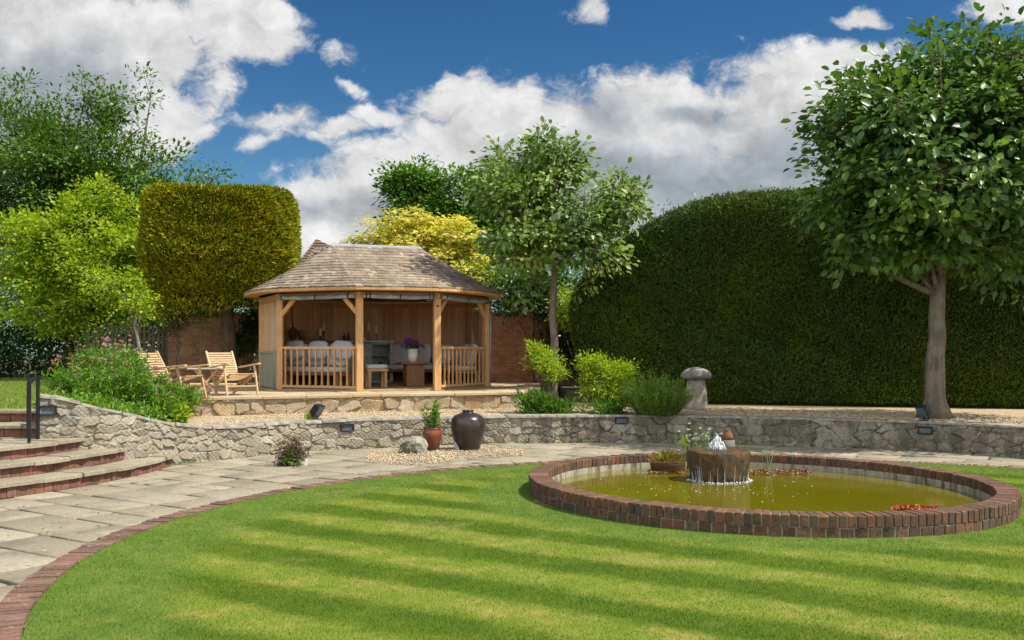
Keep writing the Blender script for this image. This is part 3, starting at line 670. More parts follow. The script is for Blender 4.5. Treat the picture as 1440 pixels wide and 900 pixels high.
TER = [(-8.4, 18.0), (-7.3, 16.75), (-5.6, 17.5), (.05, 19.9), (.35, 21.4), (.5, 25.3), (-8.8, 25.3)]
V, Fq = flagstones(fdir, 9, -9, 1, 16.5, 25.5, in_ter, rows=(.45, .7), lens=(.5, 1.0), gap=.008, z=TZ, th=.04)
tag(link('terrace', npmesh('terrace', V, Fq), M_ter), kind='structure')
mb = MB(); g = np.random.default_rng(53); mbe = MB()
for a, b in ((TPt[0], TPt[2]), (TPt[2], TPt[4])):
    d = Vector((b[0] - a[0], b[1] - a[1], 0)); L_ = d.length; d.normalize(); nn = Vector((d.y, -d.x, 0)); p = 0
    while p < L_:
        l = min(g.uniform(.5, .95), L_ - p); q = Vector((a[0], a[1], TZ - .02)) + d * (p + l / 2) - nn * .19 + nn * g.normal() * .006
        mbe.box((q.x, q.y, q.z + .004 + g.normal() * .002), (l - .008, .46, .05), Matrix.Rotation(math.atan2(d.y, d.x), 3, 'Z')); p += l
mbe.build('coping', M_ter, tw, bevel=.006)
mb = MB(); mb.prism([(-40, 25.3), (-9, 25.3), (-9, 25.6), (1.2, 25.6), (1.2, 22), (40, 22), (60, 90), (-60, 90)], .2, .70); tag(mb.build('earth', M_earth), kind='structure')

# ------------------------------------------------------------------ oak summerhouse
GO = Vector((-3.02, 19.70, TZ)); PH = R(20); GU = Vector((math.cos(PH), math.sin(PH), 0)); GV = Vector((-math.sin(PH), math.cos(PH), 0))
def gl(u, v, z=0.0): return GO + GU * u + GV * v + Vector((0, 0, z))
MG = Matrix.Rotation(PH, 3, 'Z')
OCT = [(-1.37, 1.38), (0, 0), (1.59, 0), (3.15, 1.52), (3.3, 3.4), (1.59, 4.75), (0, 4.75), (-1.53, 3.33)]   # P1 P2 P3 P4 P5 BR BL P0
OAK = [(.54, .30, .125), (.60, .345, .15), (.50, .27, .105), (.62, .375, .175), (.57, .32, .135)]
M_oak = woodmat('oak', OAK, .55, (26, 26, 3))
M_board = woodmat('cedar_boards', [(.62, .38, .23), (.70, .45, .28), (.56, .33, .19), (.74, .50, .33), (.66, .40, .24)], .6, (30, 30, 2.2))
M_shing = woodmat('cedar_shingle', [(.23, .18, .13), (.31, .25, .185), (.18, .14, .105), (.39, .32, .245), (.26, .19, .13), (.22, .19, .155), (.35, .29, .225)], .85, (30, 30, 5), dirt=.55)
M_lead = plain('lead_flashing', (.30, .33, .37), .5, .4, .3, var=.25, scale=6)
M_grey = woodmat('weathered_panel', [(.30, .29, .22), (.34, .33, .26), (.27, .27, .21)], .75, (28, 28, 2.5))
gz = thing('summerhouse', 'open oval oak summerhouse with shingled roof and lead ridge on the stone terrace', 'summerhouse', gl(.8, 2.4))
H_EAVE, H_POST, FLOOR = 1.97, 1.86, .035
mb = MB(); mb.prism([tuple(gl(u * 1.0, v)[:2]) for u, v in OCT], TZ + .002, TZ + FLOOR); mb.build('floor', M_ter, gz)
for i, (u, v) in enumerate(OCT):                                     # posts
    w = .135 if i in (1, 2) else .12
    mb = MB(); p = gl(u, v); ang = PH + (0 if i in (1, 2) else (R(-22) if i in (0, 7) else R(22)))
    mb.box(p + Vector((0, 0, H_POST / 2 + .003)), (w, w, H_POST), Matrix.Rotation(ang, 3, 'Z')); mb.build('post', M_oak, gz, bevel=.008)
def bay(i, j, ins=.0):
    a = gl(*OCT[i]); b = gl(*OCT[j]); d = (b - a); L_ = d.length; d.normalize(); return a, b, d, L_
mb = MB()                                                            # ring beam
for i in range(8):
    a, b, d, L_ = bay(i, (i + 1) % 8); z = Vector((0, 0, H_POST + .06)); mb.beam(a - d * .05 + z, b + d * .05 + z + Vector((0, 0, .003 * (i % 2))), .11, .12)
mb.build('ring_beam', M_oak, gz, bevel=.006)
def brace(i, j, s=.32):
    a, b, d, L_ = bay(i, j); mb = MB(); mb.beam(a + d * .03 + Vector((0, 0, H_POST - s)), a + d * (s + .03) + Vector((0, 0, H_POST + .005)), .06, .085); mb.build('brace', M_oak, gz, bevel=.006)
for i, j in ((0, 1), (1, 0), (2, 3), (3, 2), (3, 4), (0, 7)): brace(i, j)
def railing(i, j, n):
    a, b, d, L_ = bay(i, j); r = tag(bpy.data.objects.new('railing', None)); C.objects.link(r); r.parent = gz; r.location = a - wloc(gz)
    mb = MB(); mb.beam(a + d * .06 + Vector((0, 0, .87)), b - d * .06 + Vector((0, 0, .87)), .085, .055); mb.build('handrail', M_oak, r, bevel=.006)
    mb = MB(); mb.beam(a + d * .06 + Vector((0, 0, .085)), b - d * .06 + Vector((0, 0, .085)), .06, .05); mb.build('bottom_rail', M_oak, r, bevel=.005)
    ang = math.atan2(d.y, d.x)
    for k in range(n):
        q = a + d * (.06 + (L_ - .12) * (k + .5) / n); mb = MB(); z0 = .11
        for (w, za, zb_) in ((.036, z0, .19), (.030, .19, .72), (.036, .72, .843)): mb.box(q + Vector((0, 0, (za + zb_) / 2)), (w, w, zb_ - za), Matrix.Rotation(ang, 3, 'Z'))
        mb.build('baluster', M_oak, r)
railing(0, 1, 12); railing(2, 3, 12)
def boards(name, i, j, z0, z1, t=.022, w=.098, mat=None, ins=.03, gaps=(), a=None, b=None):
    if a is None: a, b, d, L_ = bay(i, j)
    else: d = b - a; L_ = d.length; d.normalize()
    nn = Vector((-d.y, d.x, 0)); mb = MB(); n = max(1, int(L_ / w)); ang = math.atan2(d.y, d.x)
    for k in range(n):
        f0, f1 = k / n, (k + 1) / n
        if any(f1 > g0 and f0 < g1 for g0, g1 in gaps): continue
        q = a + d * (L_ * (f0 + f1) / 2) + nn * (ins + rnd.uniform(-.002, .002)); mb.box(q + Vector((0, 0, (z0 + z1) / 2)), (L_ / n - .005, t, z1 - z0), Matrix.Rotation(ang, 3, 'Z'))
        mb.box(q + nn * .012 + Vector((0, 0, (z0 + z1) / 2)), (L_ / n + .004, .008, z1 - z0), Matrix.Rotation(ang, 3, 'Z'))
    return mb.build(name, mat or M_board, gz)
# walls: back three bays and the two ends (path runs clockwise seen from above so +normal faces in or out alike)
for i, j in ((4, 5), (5, 6), (6, 7)): boards('board_wall', i, j, FLOOR, H_POST)
boards('board_wall', 7, 0, .80, H_POST, gaps=()); boards('lower_panel', 7, 0, FLOOR, .76, mat=M_grey, ins=-.045)
a, b, d, L_ = bay(7, 0); mb = MB(); mb.beam(a + Vector((0, 0, .78)), b + Vector((0, 0, .78)), .16, .035); mb.build('sill', M_grey, gz)
# right end with an opening window
boards('board_wall', 3, 4, FLOOR, .84); boards('board_wall', 3, 4, .84, H_POST, gaps=((.30, 1.1),)); boards('board_wall', 3, 4, .84, H_POST, gaps=((-.1, .68),))
a, b, d, L_ = bay(3, 4); win = bpy.data.objects.new('window', None); C.objects.link(win); win.parent = gz; win.location = a + d * L_ * .49 - wloc(gz)
mb = MB(); lo, hi = a + d * L_ * .29, a + d * L_ * .69
for za in (.86, H_POST - .03): mb.beam(lo + Vector((0, 0, za)), hi + Vector((0, 0, za)), .075, .05)
for q in (lo, hi): mb.beam(q + Vector((0, 0, .887)), q + Vector((0, 0, H_POST - .057)), .073, .05)
mb.build('frame', M_oak, win, bevel=.004)
m = Mat('window_glass'); m.p.inputs['Base Color'].default_value = (.5, .55, .55, 1); m.p.inputs['Roughness'].default_value = .03; m.p.inputs['Transmission Weight'].default_value = .9; m.p.inputs['IOR'].default_value = 1.15; M_glass = m.m
mb = MB(); mb.beam((lo + hi) / 2 + Vector((0, 0, .9)) , (lo + hi) / 2 + Vector((0, 0, H_POST - .07)), (hi - lo).length - .08, .008, up=tuple(Vector((-d.y, d.x, 0)))); mb.build('pane', M_glass, win)

# roof: eight shingled planes from an oval eave to a short ridge
EH = 2.06; RHL = .99; RC = (.86, 2.4); RZ = 3.14
OFF = .37
def eave_pts():
    c = np.array(OCT); n = len(c); o = []
    for i in range(n):
        a, b, d = c[i - 1], c[i], c[(i + 1) % n]; e1 = (b - a) / np.linalg.norm(b - a); e2 = (d - b) / np.linalg.norm(d - b)
        n1 = np.array([e1[1], -e1[0]]); n2 = np.array([e2[1], -e2[0]]); bi = n1 + n2; bi /= np.linalg.norm(bi); o.append(b + bi * OFF / max(.6, bi @ n1))
    return o
EV = eave_pts(); TOP = [0, 0, 1, 1, 1, 1, 0, 0]                    # ridge end used by each corner
RP = [(RC[0] - RHL, RC[1]), (RC[0] + RHL, RC[1])]
mb = MB(); mr = MB(); g = np.random.default_rng(61)
def eave_bow(a, b, f):                                              # the eave bellies out so that it reads as an oval
    p = np.array(a) * (1 - f) + np.array(b) * f; d = np.array(b) - np.array(a); nn = np.array([d[1], -d[0]]) / np.linalg.norm(d); return p + nn * .11 * 4 * f * (1 - f) * min(1.0, np.linalg.norm(d) / 2)
NR = 15
for i in range(8):
    j = (i + 1) % 8; A, B = EV[i], EV[j]; TA, TB = RP[TOP[i]], RP[TOP[j]]
    def pt(f, r, lift=0.0):
        e = eave_bow(A, B, f); t = np.array(TA) * (1 - f) + np.array(TB) * f; h = EH + (RZ - EH) * (r - .05 * math.sin(math.pi * r)); q = e * (1 - r) + t * r; return gl(q[0], q[1], h + lift)
    nseg = 10
    for k in range(nseg):                                           # boarding under the shingles
        f0, f1 = k / nseg, (k + 1) / nseg
        for r_ in range(5): mr.add([pt(f0, r_ / 5), pt(f1, r_ / 5), pt(f1, (r_ + 1) / 5), pt(f0, (r_ + 1) / 5)], [(0, 1, 2, 3)])
        mr.add([pt(f0, 0, -.055), pt(f1, 0, -.055), pt(f1, 0, -.003), pt(f0, 0, -.003)], [(0, 1, 2, 3)])
        e0, e1 = pt(f0, 0, -.055), pt(f1, 0, -.055); i0, i1 = pt(f0, .16, -.16), pt(f1, .16, -.16); i0.z = e0.z; i1.z = e1.z; mr.add([e0, i0, i1, e1], [(0, 1, 2, 3)])
    for r_ in range(NR):
        ra, rb = r_ / NR, min(1, (r_ + 1.12) / NR); L_ = (pt(1, ra) - pt(0, ra)).length; f = -g.uniform(0, .5) * .12 / max(L_, .1)
        while f < 1:
            w = g.uniform(.075, .165) / max(L_, .05); f0, f1 = max(0, f), min(1, f + w - .004 / max(L_, .1)); f += w
            if f1 <= f0 + 1e-4: continue
            lf = .028 + g.normal() * .004; dn = g.normal() * .006 / 1.6
            q = [pt(f0, ra - dn * .5, lf), pt(f1, ra - dn * .5, lf), pt(f1, rb, .010), pt(f0, rb, .010), pt(f0, ra - dn * .5, lf - .02), pt(f1, ra - dn * .5, lf - .02), pt(f1, rb, -.004), pt(f0, rb, -.004)]
            mb.add(q, [(0, 1, 2, 3), (0, 4, 5, 1), (0, 3, 7, 4), (1, 5, 6, 2)])
roof = mr.build('roof', M_oak, gz); mb.build('shingles', M_shing, roof)
mb = MB(); a, b = gl(*RP[0], RZ + .035), gl(*RP[1], RZ + .035); nv = GV * .085; dz = Vector((0, 0, -.06))
mb.add([a - GU * .06 - nv + dz, b + GU * .06 - nv + dz, b + GU * .02, a - GU * .02, a - GU * .06 + nv + dz, b + GU * .06 + nv + dz], [(0, 1, 2, 3), (3, 2, 5, 4), (0, 3, 4), (1, 5, 2)])
for e, s in ((0, -1), (1, 1)):                                      # lead folded over the hips
    q = gl(*RP[e], RZ + .03); mb.add([q + Vector((0, 0, .006)), q + GU * s * .20 - nv * 1.3 - Vector((0, 0, .115)), q + GU * s * .26 - Vector((0, 0, .13)), q + GU * s * .20 + nv * 1.3 - Vector((0, 0, .115))], [(0, 1, 2), (0, 2, 3)])
mb.build('ridge_flashing', M_lead, roof)
# clear roller covers strapped under the eaves
m = Mat('rolled_clear_plastic'); c = m.coord(); f = m.noise(m.vmul(c, (5, 5, 22)), 1, 4, .6)
m.col(m.ramp(f, [(.3, (.13, .17, .21)), (.55, (.25, .31, .37)), (.75, (.50, .56, .62))]), .22); m.set('Specular IOR Level', .6); M_roll = m.m
M_strap = plain('black_strap', (.02, .02, .022), .6)
for i, j in ((0, 1), (1, 2), (2, 3)):
    a, b, d, L_ = bay(i, j); nn = Vector((d.y, -d.x, 0)); mb = MB(); q = []; rr = []
    for k in range(13):
        t = k / 12; q.append(a + d * (.05 + (L_ - .1) * t) + nn * .105 + Vector((0, 0, H_POST + .045 - .02 * math.sin(t * math.pi) + rnd.uniform(-.004, .004)))); rr.append(.048 + rnd.uniform(-.006, .006))
    bl_ = mb and None; mb.tube(q, rr, 10); bl = mb.build('rolled_blind', M_roll, gz, smooth=True)
    for t in ((.05, .5, .93) if i != 1 else (.04, .09, .5, .91, .96)):
        ms = MB(); c_ = a + d * (.05 + (L_ - .1) * t) + nn * .105 + Vector((0, 0, H_POST + .045 - .02 * math.sin(t * math.pi)))
        ms.lathe([(.058, -.012), (.058, .012)], (0, 0, 0), 10); Mr = d.to_track_quat('Z', 'Y').to_matrix(); ms.v = [tuple(Mr @ Vector(v) + c_) for v in ms.v]; ms.build('strap', M_strap, bl)
mb = MB(); q = gl(-1.37, 1.38) + Vector((-.11, -.06, 0)); mb.tube([q + Vector((0, 0, .004)), q + Vector((0, 0, H_POST))], .014, 6); mb.build('rain_pipe', M_lead, gz, smooth=True)
q = gl(3.15, 1.52) + Vector((.10, -.02, 0)); mb = MB(); mb.tube([q + Vector((0, 0, .004)), q + Vector((0, 0, H_POST))], .014, 6); mb.build('rain_pipe', M_lead, gz, smooth=True)
# a small dark plate on the front right post
mb = MB(); mb.box(gl(1.59, -.071, H_POST - .14), (.05, .008, .03), MG); mb.build('name_plate', M_strap, gz)

# ---- furniture inside
FZ = TZ + FLOOR + .001
M_cush = Mat('pale_cushion'); c = M_cush.coord(); M_cush.col(M_cush.ramp(M_cush.noise(c, 3, 4), [(.3, (.50, .49, .49)), (.7, (.64, .63, .62))]), .9); M_cush.bump(M_cush.noise(c, 7, 3), .5, .04); M_cush = M_cush.m
M_blue = plain('grey_blue_cushion', (.42, .46, .54), .9, .1, var=.12, scale=5)
M_dcush = plain('dark_piping', (.10, .11, .13), .9, .1)
M_sage = plain('sage_paint', (.36, .42, .37), .55, .3, var=.08)
M_dark = plain('dark_timber', (.085, .04, .02), .5, .3, var=.3)
M_brown = woodmat('stained_timber', [(.30, .14, .06), (.36, .18, .08), (.26, .12, .05)], .5, (18, 18, 3))
def pad(mb, c, size, M, n=7, puff=.35):
    """soft box: a superellipsoid"""
    vs = []; N_ = 14
    for a in range(n + 1):
        p = -math.pi / 2 + math.pi * a / n
        for k in range(N_):
            t = 2 * math.pi * k / N_; cp, sp_ = math.cos(p), math.sin(p); s = lambda x, e: math.copysign(abs(x) ** e, x)
            vs.append(M @ Vector((s(cp, puff) * s(math.cos(t), puff) * size[0] / 2, s(cp, puff) * s(math.sin(t), puff) * size[1] / 2, s(sp_, puff) * size[2] / 2)) + Vector(c))
    mb.add(vs, [(a * N_ + k, a * N_ + (k + 1) % N_, (a + 1) * N_ + (k + 1) % N_, (a + 1) * N_ + k) for a in range(n) for k in range(N_)])
def bench(name, label, c, ang, L_, seat_d=.52, n=3, mat=None, tall=.5, backs=True):
    """timber bench with seat pad and leaning back cushions; back towards local +y"""
    M = Matrix.Rotation(ang, 3, 'Z'); t = thing(name, label, 'bench', c); c = Vector(c); T = lambda x, y, z: c + M @ Vector((x, y, z))
    mb = MB(); mb.box(T(0, 0, .29), (L_, seat_d, .05), M); mb.build('seat', M_brown, t, bevel=.006)
    for sx in (-1, 1):
        for sy in (-1, 1): mb = MB(); mb.box(T(sx * (L_ / 2 - .05), sy * (seat_d / 2 - .05), .132), (.07, .07, .262), M); mb.build('leg', M_brown, t)
    mb = MB(); mb.box(T(0, seat_d / 2 - .03, .14), (L_ - .2, .03, .20), M); mb.build('apron', M_dark if mat is None else mat, t)
    mb = MB(); pad(mb, T(0, 0, .38), (L_ - .02, seat_d, .13), M); mb.build('seat_cushion', M_cush, t, smooth=True)
    if backs:
        w = L_ / n
        for k in range(n):
            mb = MB(); Mb = M @ Matrix.Rotation(R(-14), 3, 'X') @ Matrix.Rotation(R(rnd.uniform(-4, 4)), 3, 'Y'); pad(mb, T(-L_ / 2 + w * (k + .5), seat_d / 2 - .12, .44 + tall / 2), (w * .96, .17, tall), Mb, puff=.45); mb.build('back_cushion', M_cush, t, smooth=True)
    return t
def yaw(i, j): a, b, d, L_ = bay(i, j); return math.atan2(d.y, d.x)
ya = yaw(0, 1)
p = gl(-.62, 1.75); bench('bench', 'long cushioned timber bench behind the left railing of the summerhouse', (p.x, p.y, FZ), ya, 1.55, n=3)
a, b, d, L_ = bay(4, 5); p = (a + b) / 2 + Vector((-d.y, d.x, 0)) * .42; p = p if (p - gl(.8, 2.4)).length < ((a + b) / 2 - gl(.8, 2.4)).length else (a + b) / 2 - Vector((-d.y, d.x, 0)) * .42
inw = (p - (a + b) / 2); ang = math.atan2(inw.y, inw.x) + R(90)
bench('bench', 'cushioned timber bench against the back boards behind the flower table', (p.x, p.y, FZ), ang, 1.75, n=3)
a, b, d, L_ = bay(3, 4); p = (a + b) / 2 - GU * .42; bench('bench', 'cushioned timber bench under the side window behind the right railing', (p.x, p.y, FZ), PH - R(90), 1.5, n=3)
# loose cushions whose tops show over the left rail
for k, (u, lb) in enumerate(((-1.02, 'blue grey cushion leaning at the left end of the long bench'), (-.55, 'blue grey cushion in the middle of the long bench'), (-.08, 'wide blue grey cushion at the right end of the long bench'))):
    q = gl(u * .92 - .05, 1.92 - (u + 1) * .92 * .98 + .12, FLOOR + .79); mb = MB(); pad(mb, q, (.50, .14, .40), Matrix.Rotation(ya + R((k - 1) * 4), 3, 'Z') @ Matrix.Rotation(R(-16), 3, 'X') @ Matrix.Rotation(R((k - 1) * 5), 3, 'Y'), puff=.5)
    tag(mb.build('cushion', M_blue, None, (q.x, q.y, q.z - .2), smooth=True), lb, 'cushion', 'cushions on the long bench', 'thing')
# cabinet with open shelves along the back
cb = thing('cabinet', 'sage green cabinet with open shelves at the back of the summerhouse', 'cabinet', gl(1.0, 4.3, FLOOR)); CU, CVv, CW, CD, CH = 1.02, 4.36, 1.25, .5, 1.0
def cbx(mb, u, v, z, su, sv_, sz): mb.box(gl(CU + u, CVv + v, FLOOR + z), (su, sv_, sz), MG)
mb = MB()
cbx(mb, 0, CD / 2 - .012, .5, CW, .02, .94); cbx(mb, -CW / 2 + .015, 0, .5, .03, CD - .05, .94); cbx(mb, CW / 2 - .015, 0, .5, .03, CD - .05, .94); cbx(mb, .1, -.012, .5, .03, CD - .05, .93); cbx(mb, 0, 0, .03, CW - .07, CD - .06, .05); cbx(mb, CW / 2 - .04, -CD / 2 + .012, .5, .075, .024, .95); cbx(mb, .31, -CD / 2 + .012, .95, .40, .024, .05)
mb.build('carcass', M_sage, cb)
mb = MB(); cbx(mb, -.26, -CD / 2 + .01, .5, .68, .026, .90); cbx(mb, -.26, -CD / 2 - .008, .5, .54, .012, .72); dr = mb.build('door', M_sage, cb); mb = MB(); cbx(mb, .0, -CD / 2 - .03, .62, .02, .03, .09); mb.build('handle', M_lead, dr)
for z in (.36, .66): mb = MB(); cbx(mb, .35, -.01, z, .47, CD - .06, .02); mb.build('shelf', M_sage, cb)
mb = MB(); cbx(mb, 0, -.01, 1.0, CW + .05, CD + .04, .035); mb.build('worktop', plain('pale_worktop', (.6, .6, .57), .5), cb)
# long shelf counter along the left back wall
a, b, d, L_ = bay(6, 7); nin = -GU * 0; mid = (a + b) / 2; toc = (gl(.8, 2.4) - mid).normalized(); ang = math.atan2(d.y, d.x)
ct = thing('counter', 'narrow timber counter under the left back boards holding basket and candles', 'counter', mid + toc * .25 + Vector((0, 0, FLOOR)))
mb = MB(); mb.box(mid + toc * .27 + Vector((0, 0, 1.0 + FLOOR)), (L_ * .9, .44, .04), Matrix.Rotation(ang, 3, 'Z')); mb.build('top', M_brown, ct)
for s in (-1, 1): mb = MB(); mb.box(mid + toc * .27 + d * s * (L_ * .45 - .06) + Vector((0, 0, .5 + FLOOR)), (.05, .40, .955), Matrix.Rotation(ang, 3, 'Z')); mb.build('leg', M_brown, ct)
CT = lambda f, o=.25: mid + toc * o + d * (f * L_) + Vector((0, 0, 1.022 + FLOOR))
M_wick = Mat('wicker'); w_ = M_wick.noise(M_wick.vmul(M_wick.coord(), (40, 40, 90)), 1, 3); M_wick.col(M_wick.ramp(w_, [(.35, (.22, .13, .06)), (.65, (.45, .30, .16))]), .8); M_wick.bump(w_, .8, .01); M_wick = M_wick.m
M_wax = plain('cream_wax', (.78, .72, .58), .5, .3, var=.04)
M_bot = plain('dark_bottle_glass', (.015, .02, .015), .12, .5, var=.1)
def one(name, label, cat, mb, mat, o, smooth=True, group=None, bevel=0): return tag(mb.build(name, mat, None, o, smooth=smooth, bevel=bevel), label, cat, group, 'thing')
q = P(460, 474, 22.6); q.z = CT(0).z
q = CT(-.12); mb = MB(); mb.lathe([(.17, 0), (.215, .10), (.235, .22), (.22, .225), (.20, .12), (.16, .02)], q, 20); one('basket', 'round wicker basket on the counter beside the paddle', 'basket', mb, M_wick, q)
q = CT(.13); mb = MB(); Mp = Matrix.Rotation(ang, 3, 'Z') @ Matrix.Rotation(R(5), 3, 'Y')
for k in range(20):
    t = 2 * math.pi * k / 20; mb.v += [tuple(q + Mp @ Vector((.15 * math.cos(t), y, .15 + .15 * math.sin(t)))) for y in (-.012, .012)]
mb.f += [tuple(range(0, 40, 2)), tuple(range(39, 0, -2))] + [(2 * k, 2 * k + 1, (2 * k + 3) % 40, (2 * k + 2) % 40) for k in range(20)]; mb.m += [0] * 22
mb.beam(q + Mp @ Vector((0, 0, .28)), q + Mp @ Vector((0, 0, .86)), .045, .022); one('paddle', 'dark round wooden oven paddle with long upright handle', 'paddle', mb, M_dark, q, False)
def candle(q, h0, h1, r, label, mat):
    t = thing('candlestick', label, 'candlestick', q, 'candlesticks in the summerhouse'); mb = MB(); mb.lathe([(.05, 0), (.05, .012), (.016, .03), (.013, h0 * .5), (.02, h0 * .55), (.012, h0 * .62), (.03, h0 - .01), (.034, h0)], q, 12); mb.build('holder', mat, t, smooth=True)
    mb = MB(); mb.lathe([(r, h0 + .001), (r, h0 + h1), (r * .6, h0 + h1 + .006)], q, 12); mb.build('candle', M_wax, t, smooth=True)
candle(CT(-.34), .10, .19, .036, 'thick cream candle in a low dark holder beside the basket', M_dark); candle(CT(-.42, .22), .22, .17, .033, 'cream candle on a taller dark holder between counter and cabinet', M_dark)
cz = FLOOR + 1.02
candle(gl(1.10, 4.4, cz), .22, .23, .03, 'tall cream candle on a pale wooden stand on the sage cabinet', M_wick); candle(gl(1.28, 4.34, cz), .16, .21, .03, 'shorter cream candle at the right end of the sage cabinet', M_brown)
for k, (u, h, lb) in enumerate(((.50, .17, 'stout dark bottle at the left of the cabinet top'), (.60, .21, 'taller dark bottle with slim neck on the cabinet top'), (.84, .19, 'dark bottle just right of the front post'))):
    q = gl(u, 4.34, cz); mb = MB(); mb.lathe([(.034, 0), (.036, h * .55), (.014, h * .75), (.013, h), (.015, h + .004)], q, 12); one('bottle', lb, 'bottle', mb, M_bot, q, group='bottles on the cabinet')
q = gl(.97, 4.36, cz); mb = MB(); mb.lathe([(.055, 0), (.06, .075), (.05, .07), (.045, .01)], q, 14); one('bowl', 'small white bowl on the cabinet top', 'bowl', mb, M_wax, q)
q = gl(1.40, 4.25, FLOOR + .671); mb = MB(); mb.lathe([(.04, 0), (.07, .05), (.06, .048), (.03, .01)], q, 14); one('dish', 'brass dish on the upper cabinet shelf', 'dish', mb, plain('brass', (.6, .45, .18), .3, .5, 1), q)
q = gl(1.36, 4.25, FLOOR + .371); mb = MB(); mb.lathe([(.05, 0), (.055, .09), (.03, .12), (.03, .14)], q, 14); one('jug', 'dark jug on the lower cabinet shelf', 'jug', mb, M_bot, q)
# padded stool
def sq(px, py, z): x, y = G(px, py, z); return Vector((x, y, z))
q = gl(.62, 1.32, FLOOR + .001); t = thing('stool', 'square timber stool with white pad in the summerhouse opening', 'stool', q)
for sx in (-1, 1):
    for sy in (-1, 1): mb = MB(); mb.box(q + MG @ Vector((sx * .17, sy * .16, .17)), (.055, .055, .34), MG); mb.build('leg', M_oak, t)
mb = MB(); mb.box(q + Vector((0, 0, .365)), (.44, .40, .05), MG); mb.build('seat', M_oak, t, bevel=.005); mb = MB(); pad(mb, q + Vector((0, 0, .44)), (.44, .40, .10), MG); mb.build('cushion', M_cush, t, smooth=True)
# block table with flowers
q = gl(1.55, 1.75, FLOOR + .001); t = thing('table', 'small block shaped timber table carrying the vase of flowers', 'table', q)
mb = MB(); mb.box(q + Vector((0, 0, .24)), (.40, .36, .48), MG); mb.build('block_base', M_brown, t, bevel=.008); mb = MB(); mb.box(q + Vector((0, 0, .50)), (.66, .50, .035), MG); mb.build('tabletop', M_brown, t, bevel=.006)
q = q + Vector((-.02, 0, .5185)); t = thing('vase', 'white vase of purple flowers on the block table', 'vase', q)
mb = MB(); mb.lathe([(.095, 0), (.11, .10), (.125, .30), (.118, .30), (.10, .10), (.05, .03)], q, 20); mb.build('pot', plain('white_glaze', (.72, .70, .67), .35, .4, var=.06), t, smooth=True)
g = np.random.default_rng(5); n = 420; pos = np.array(q + Vector((0, 0, .42))) + g.normal(size=(n, 3)) * np.array([.11, .10, .075]); pos[:, 2] = np.maximum(pos[:, 2], q.z + .29)
blooms(t, g, pos[:14], 30, .045, leafmat('purple_petal', [(.16, .05, .28), (.24, .08, .36), (.34, .16, .42), (.12, .03, .2)], .6, .3), .055, .045)
n = 120; pos = np.array(q + Vector((0, 0, .33))) + g.normal(size=(n, 3)) * np.array([.07, .07, .05]); pos[:, 2] = np.maximum(pos[:, 2], q.z + .26)
M_gleaf = leafmat('fresh_leaf', [(.05, .13, .015), (.09, .19, .02), (.13, .24, .03)]); leaves('foliage', pos, rdir(g, n), rdir(g, n), .09, .03, 'diamond', M_gleaf, t)
# narrow pedestal table behind the front post
q = gl(.42, 2.55, FLOOR + .001); t = thing('side_table', 'tall slim side table behind the left front post', 'side table', q)
mb = MB(); mb.box(q + Vector((0, 0, .70)), (.62, .40, .03), MG); mb.build('tabletop', M_oak, t); mb = MB(); mb.box(q + Vector((0, 0, .34)), (.10, .10, .69), MG); mb.build('leg', M_brown, t)

# ------------------------------------------------------------------ walls, fence and house behind
m = Mat('garden_brick'); tcn = m.coord(); br = m.N.new('ShaderNodeTexBrick'); mp = m.N.new('ShaderNodeMapping'); mp.inputs['Rotation'].default_value = (R(90), 0, 0); m.K.new(tcn, mp.inputs[0]); m.K.new(mp.outputs[0], br.inputs[0])
br.inputs['Scale'].default_value = 1; br.inputs['Brick Width'].default_value = .225; br.inputs['Row Height'].default_value = .075; br.inputs['Mortar Size'].default_value = .006; br.inputs['Bias'].default_value = -.1
br.inputs['Color1'].default_value = (.30, .13, .07, 1); br.inputs['Color2'].default_value = (.40, .22, .12, 1); br.inputs['Mortar'].default_value = (.30, .26, .20, 1)
f = m.noise(tcn, 4, 6, .7); f2 = m.noise(tcn, 30, 5, .7)
k = m.mix(1, br.outputs[0], m.ramp(f, [(.3, (.6, .58, .52)), (.7, (1.15, 1.1, 1.05))]), 'MULTIPLY'); k = m.mix(1, k, m.ramp(f2, [(.3, (.75, .73, .7)), (.7, (1.2, 1.2, 1.2))]), 'MULTIPLY'); m.col(k, .9)
m.bump(m.math('MULTIPLY_ADD', br.outputs[1], -1, f2), .6, .01); M_gbrick = m.m
gw = thing('garden_wall', 'tall mellow brick garden wall running behind the summerhouse', 'garden wall', (-3.2, 25.3, .7))
mb = MB(); mb.box((-3.2, 25.42, 1.55), (11.1, .22, 1.8)); mb.build('brickwork', M_gbrick, gw)
mb = MB(); x = -8.75
while x < 2.35: mb.box((x + .036, 25.42, 2.505), (.066, .235, .10)); x += .075
mb.build('coping', M_brick, gw)
for x in (-6.9, .35): mb = MB(); mb.box((x, 25.27, 1.6), (.36, .12, 1.9)); mb.build('pier', M_gbrick, gw)
M_fence = woodmat('dark_fence', [(.10, .085, .06), (.14, .12, .085), (.12, .10, .07)], .85, (20, 20, 3))
fn = thing('picket_fence', 'dark weathered picket fence between the shrubs and the brick wall', 'fence', (-9.6, 25.3, .7)); mb = MB(); x = -10.75
while x < -8.82:
    h = 1.42 + .10 * math.cos((x + 9.8) * 1.6); mb.box((x, 25.28, .72 + h / 2), (.075, .02, h)); x += .118
mb.build('pickets', M_fence, fn)
for z in (1.05, 1.85): mb = MB(); mb.box((-9.8, 25.32, z), (2.0, .045, .09)); mb.build('rail', M_fence, fn)
for x in (-10.8, -8.80): mb = MB(); mb.box((x, 25.35, 1.45), (.10, .10, 1.5)); mb.build('post', M_fence, fn)
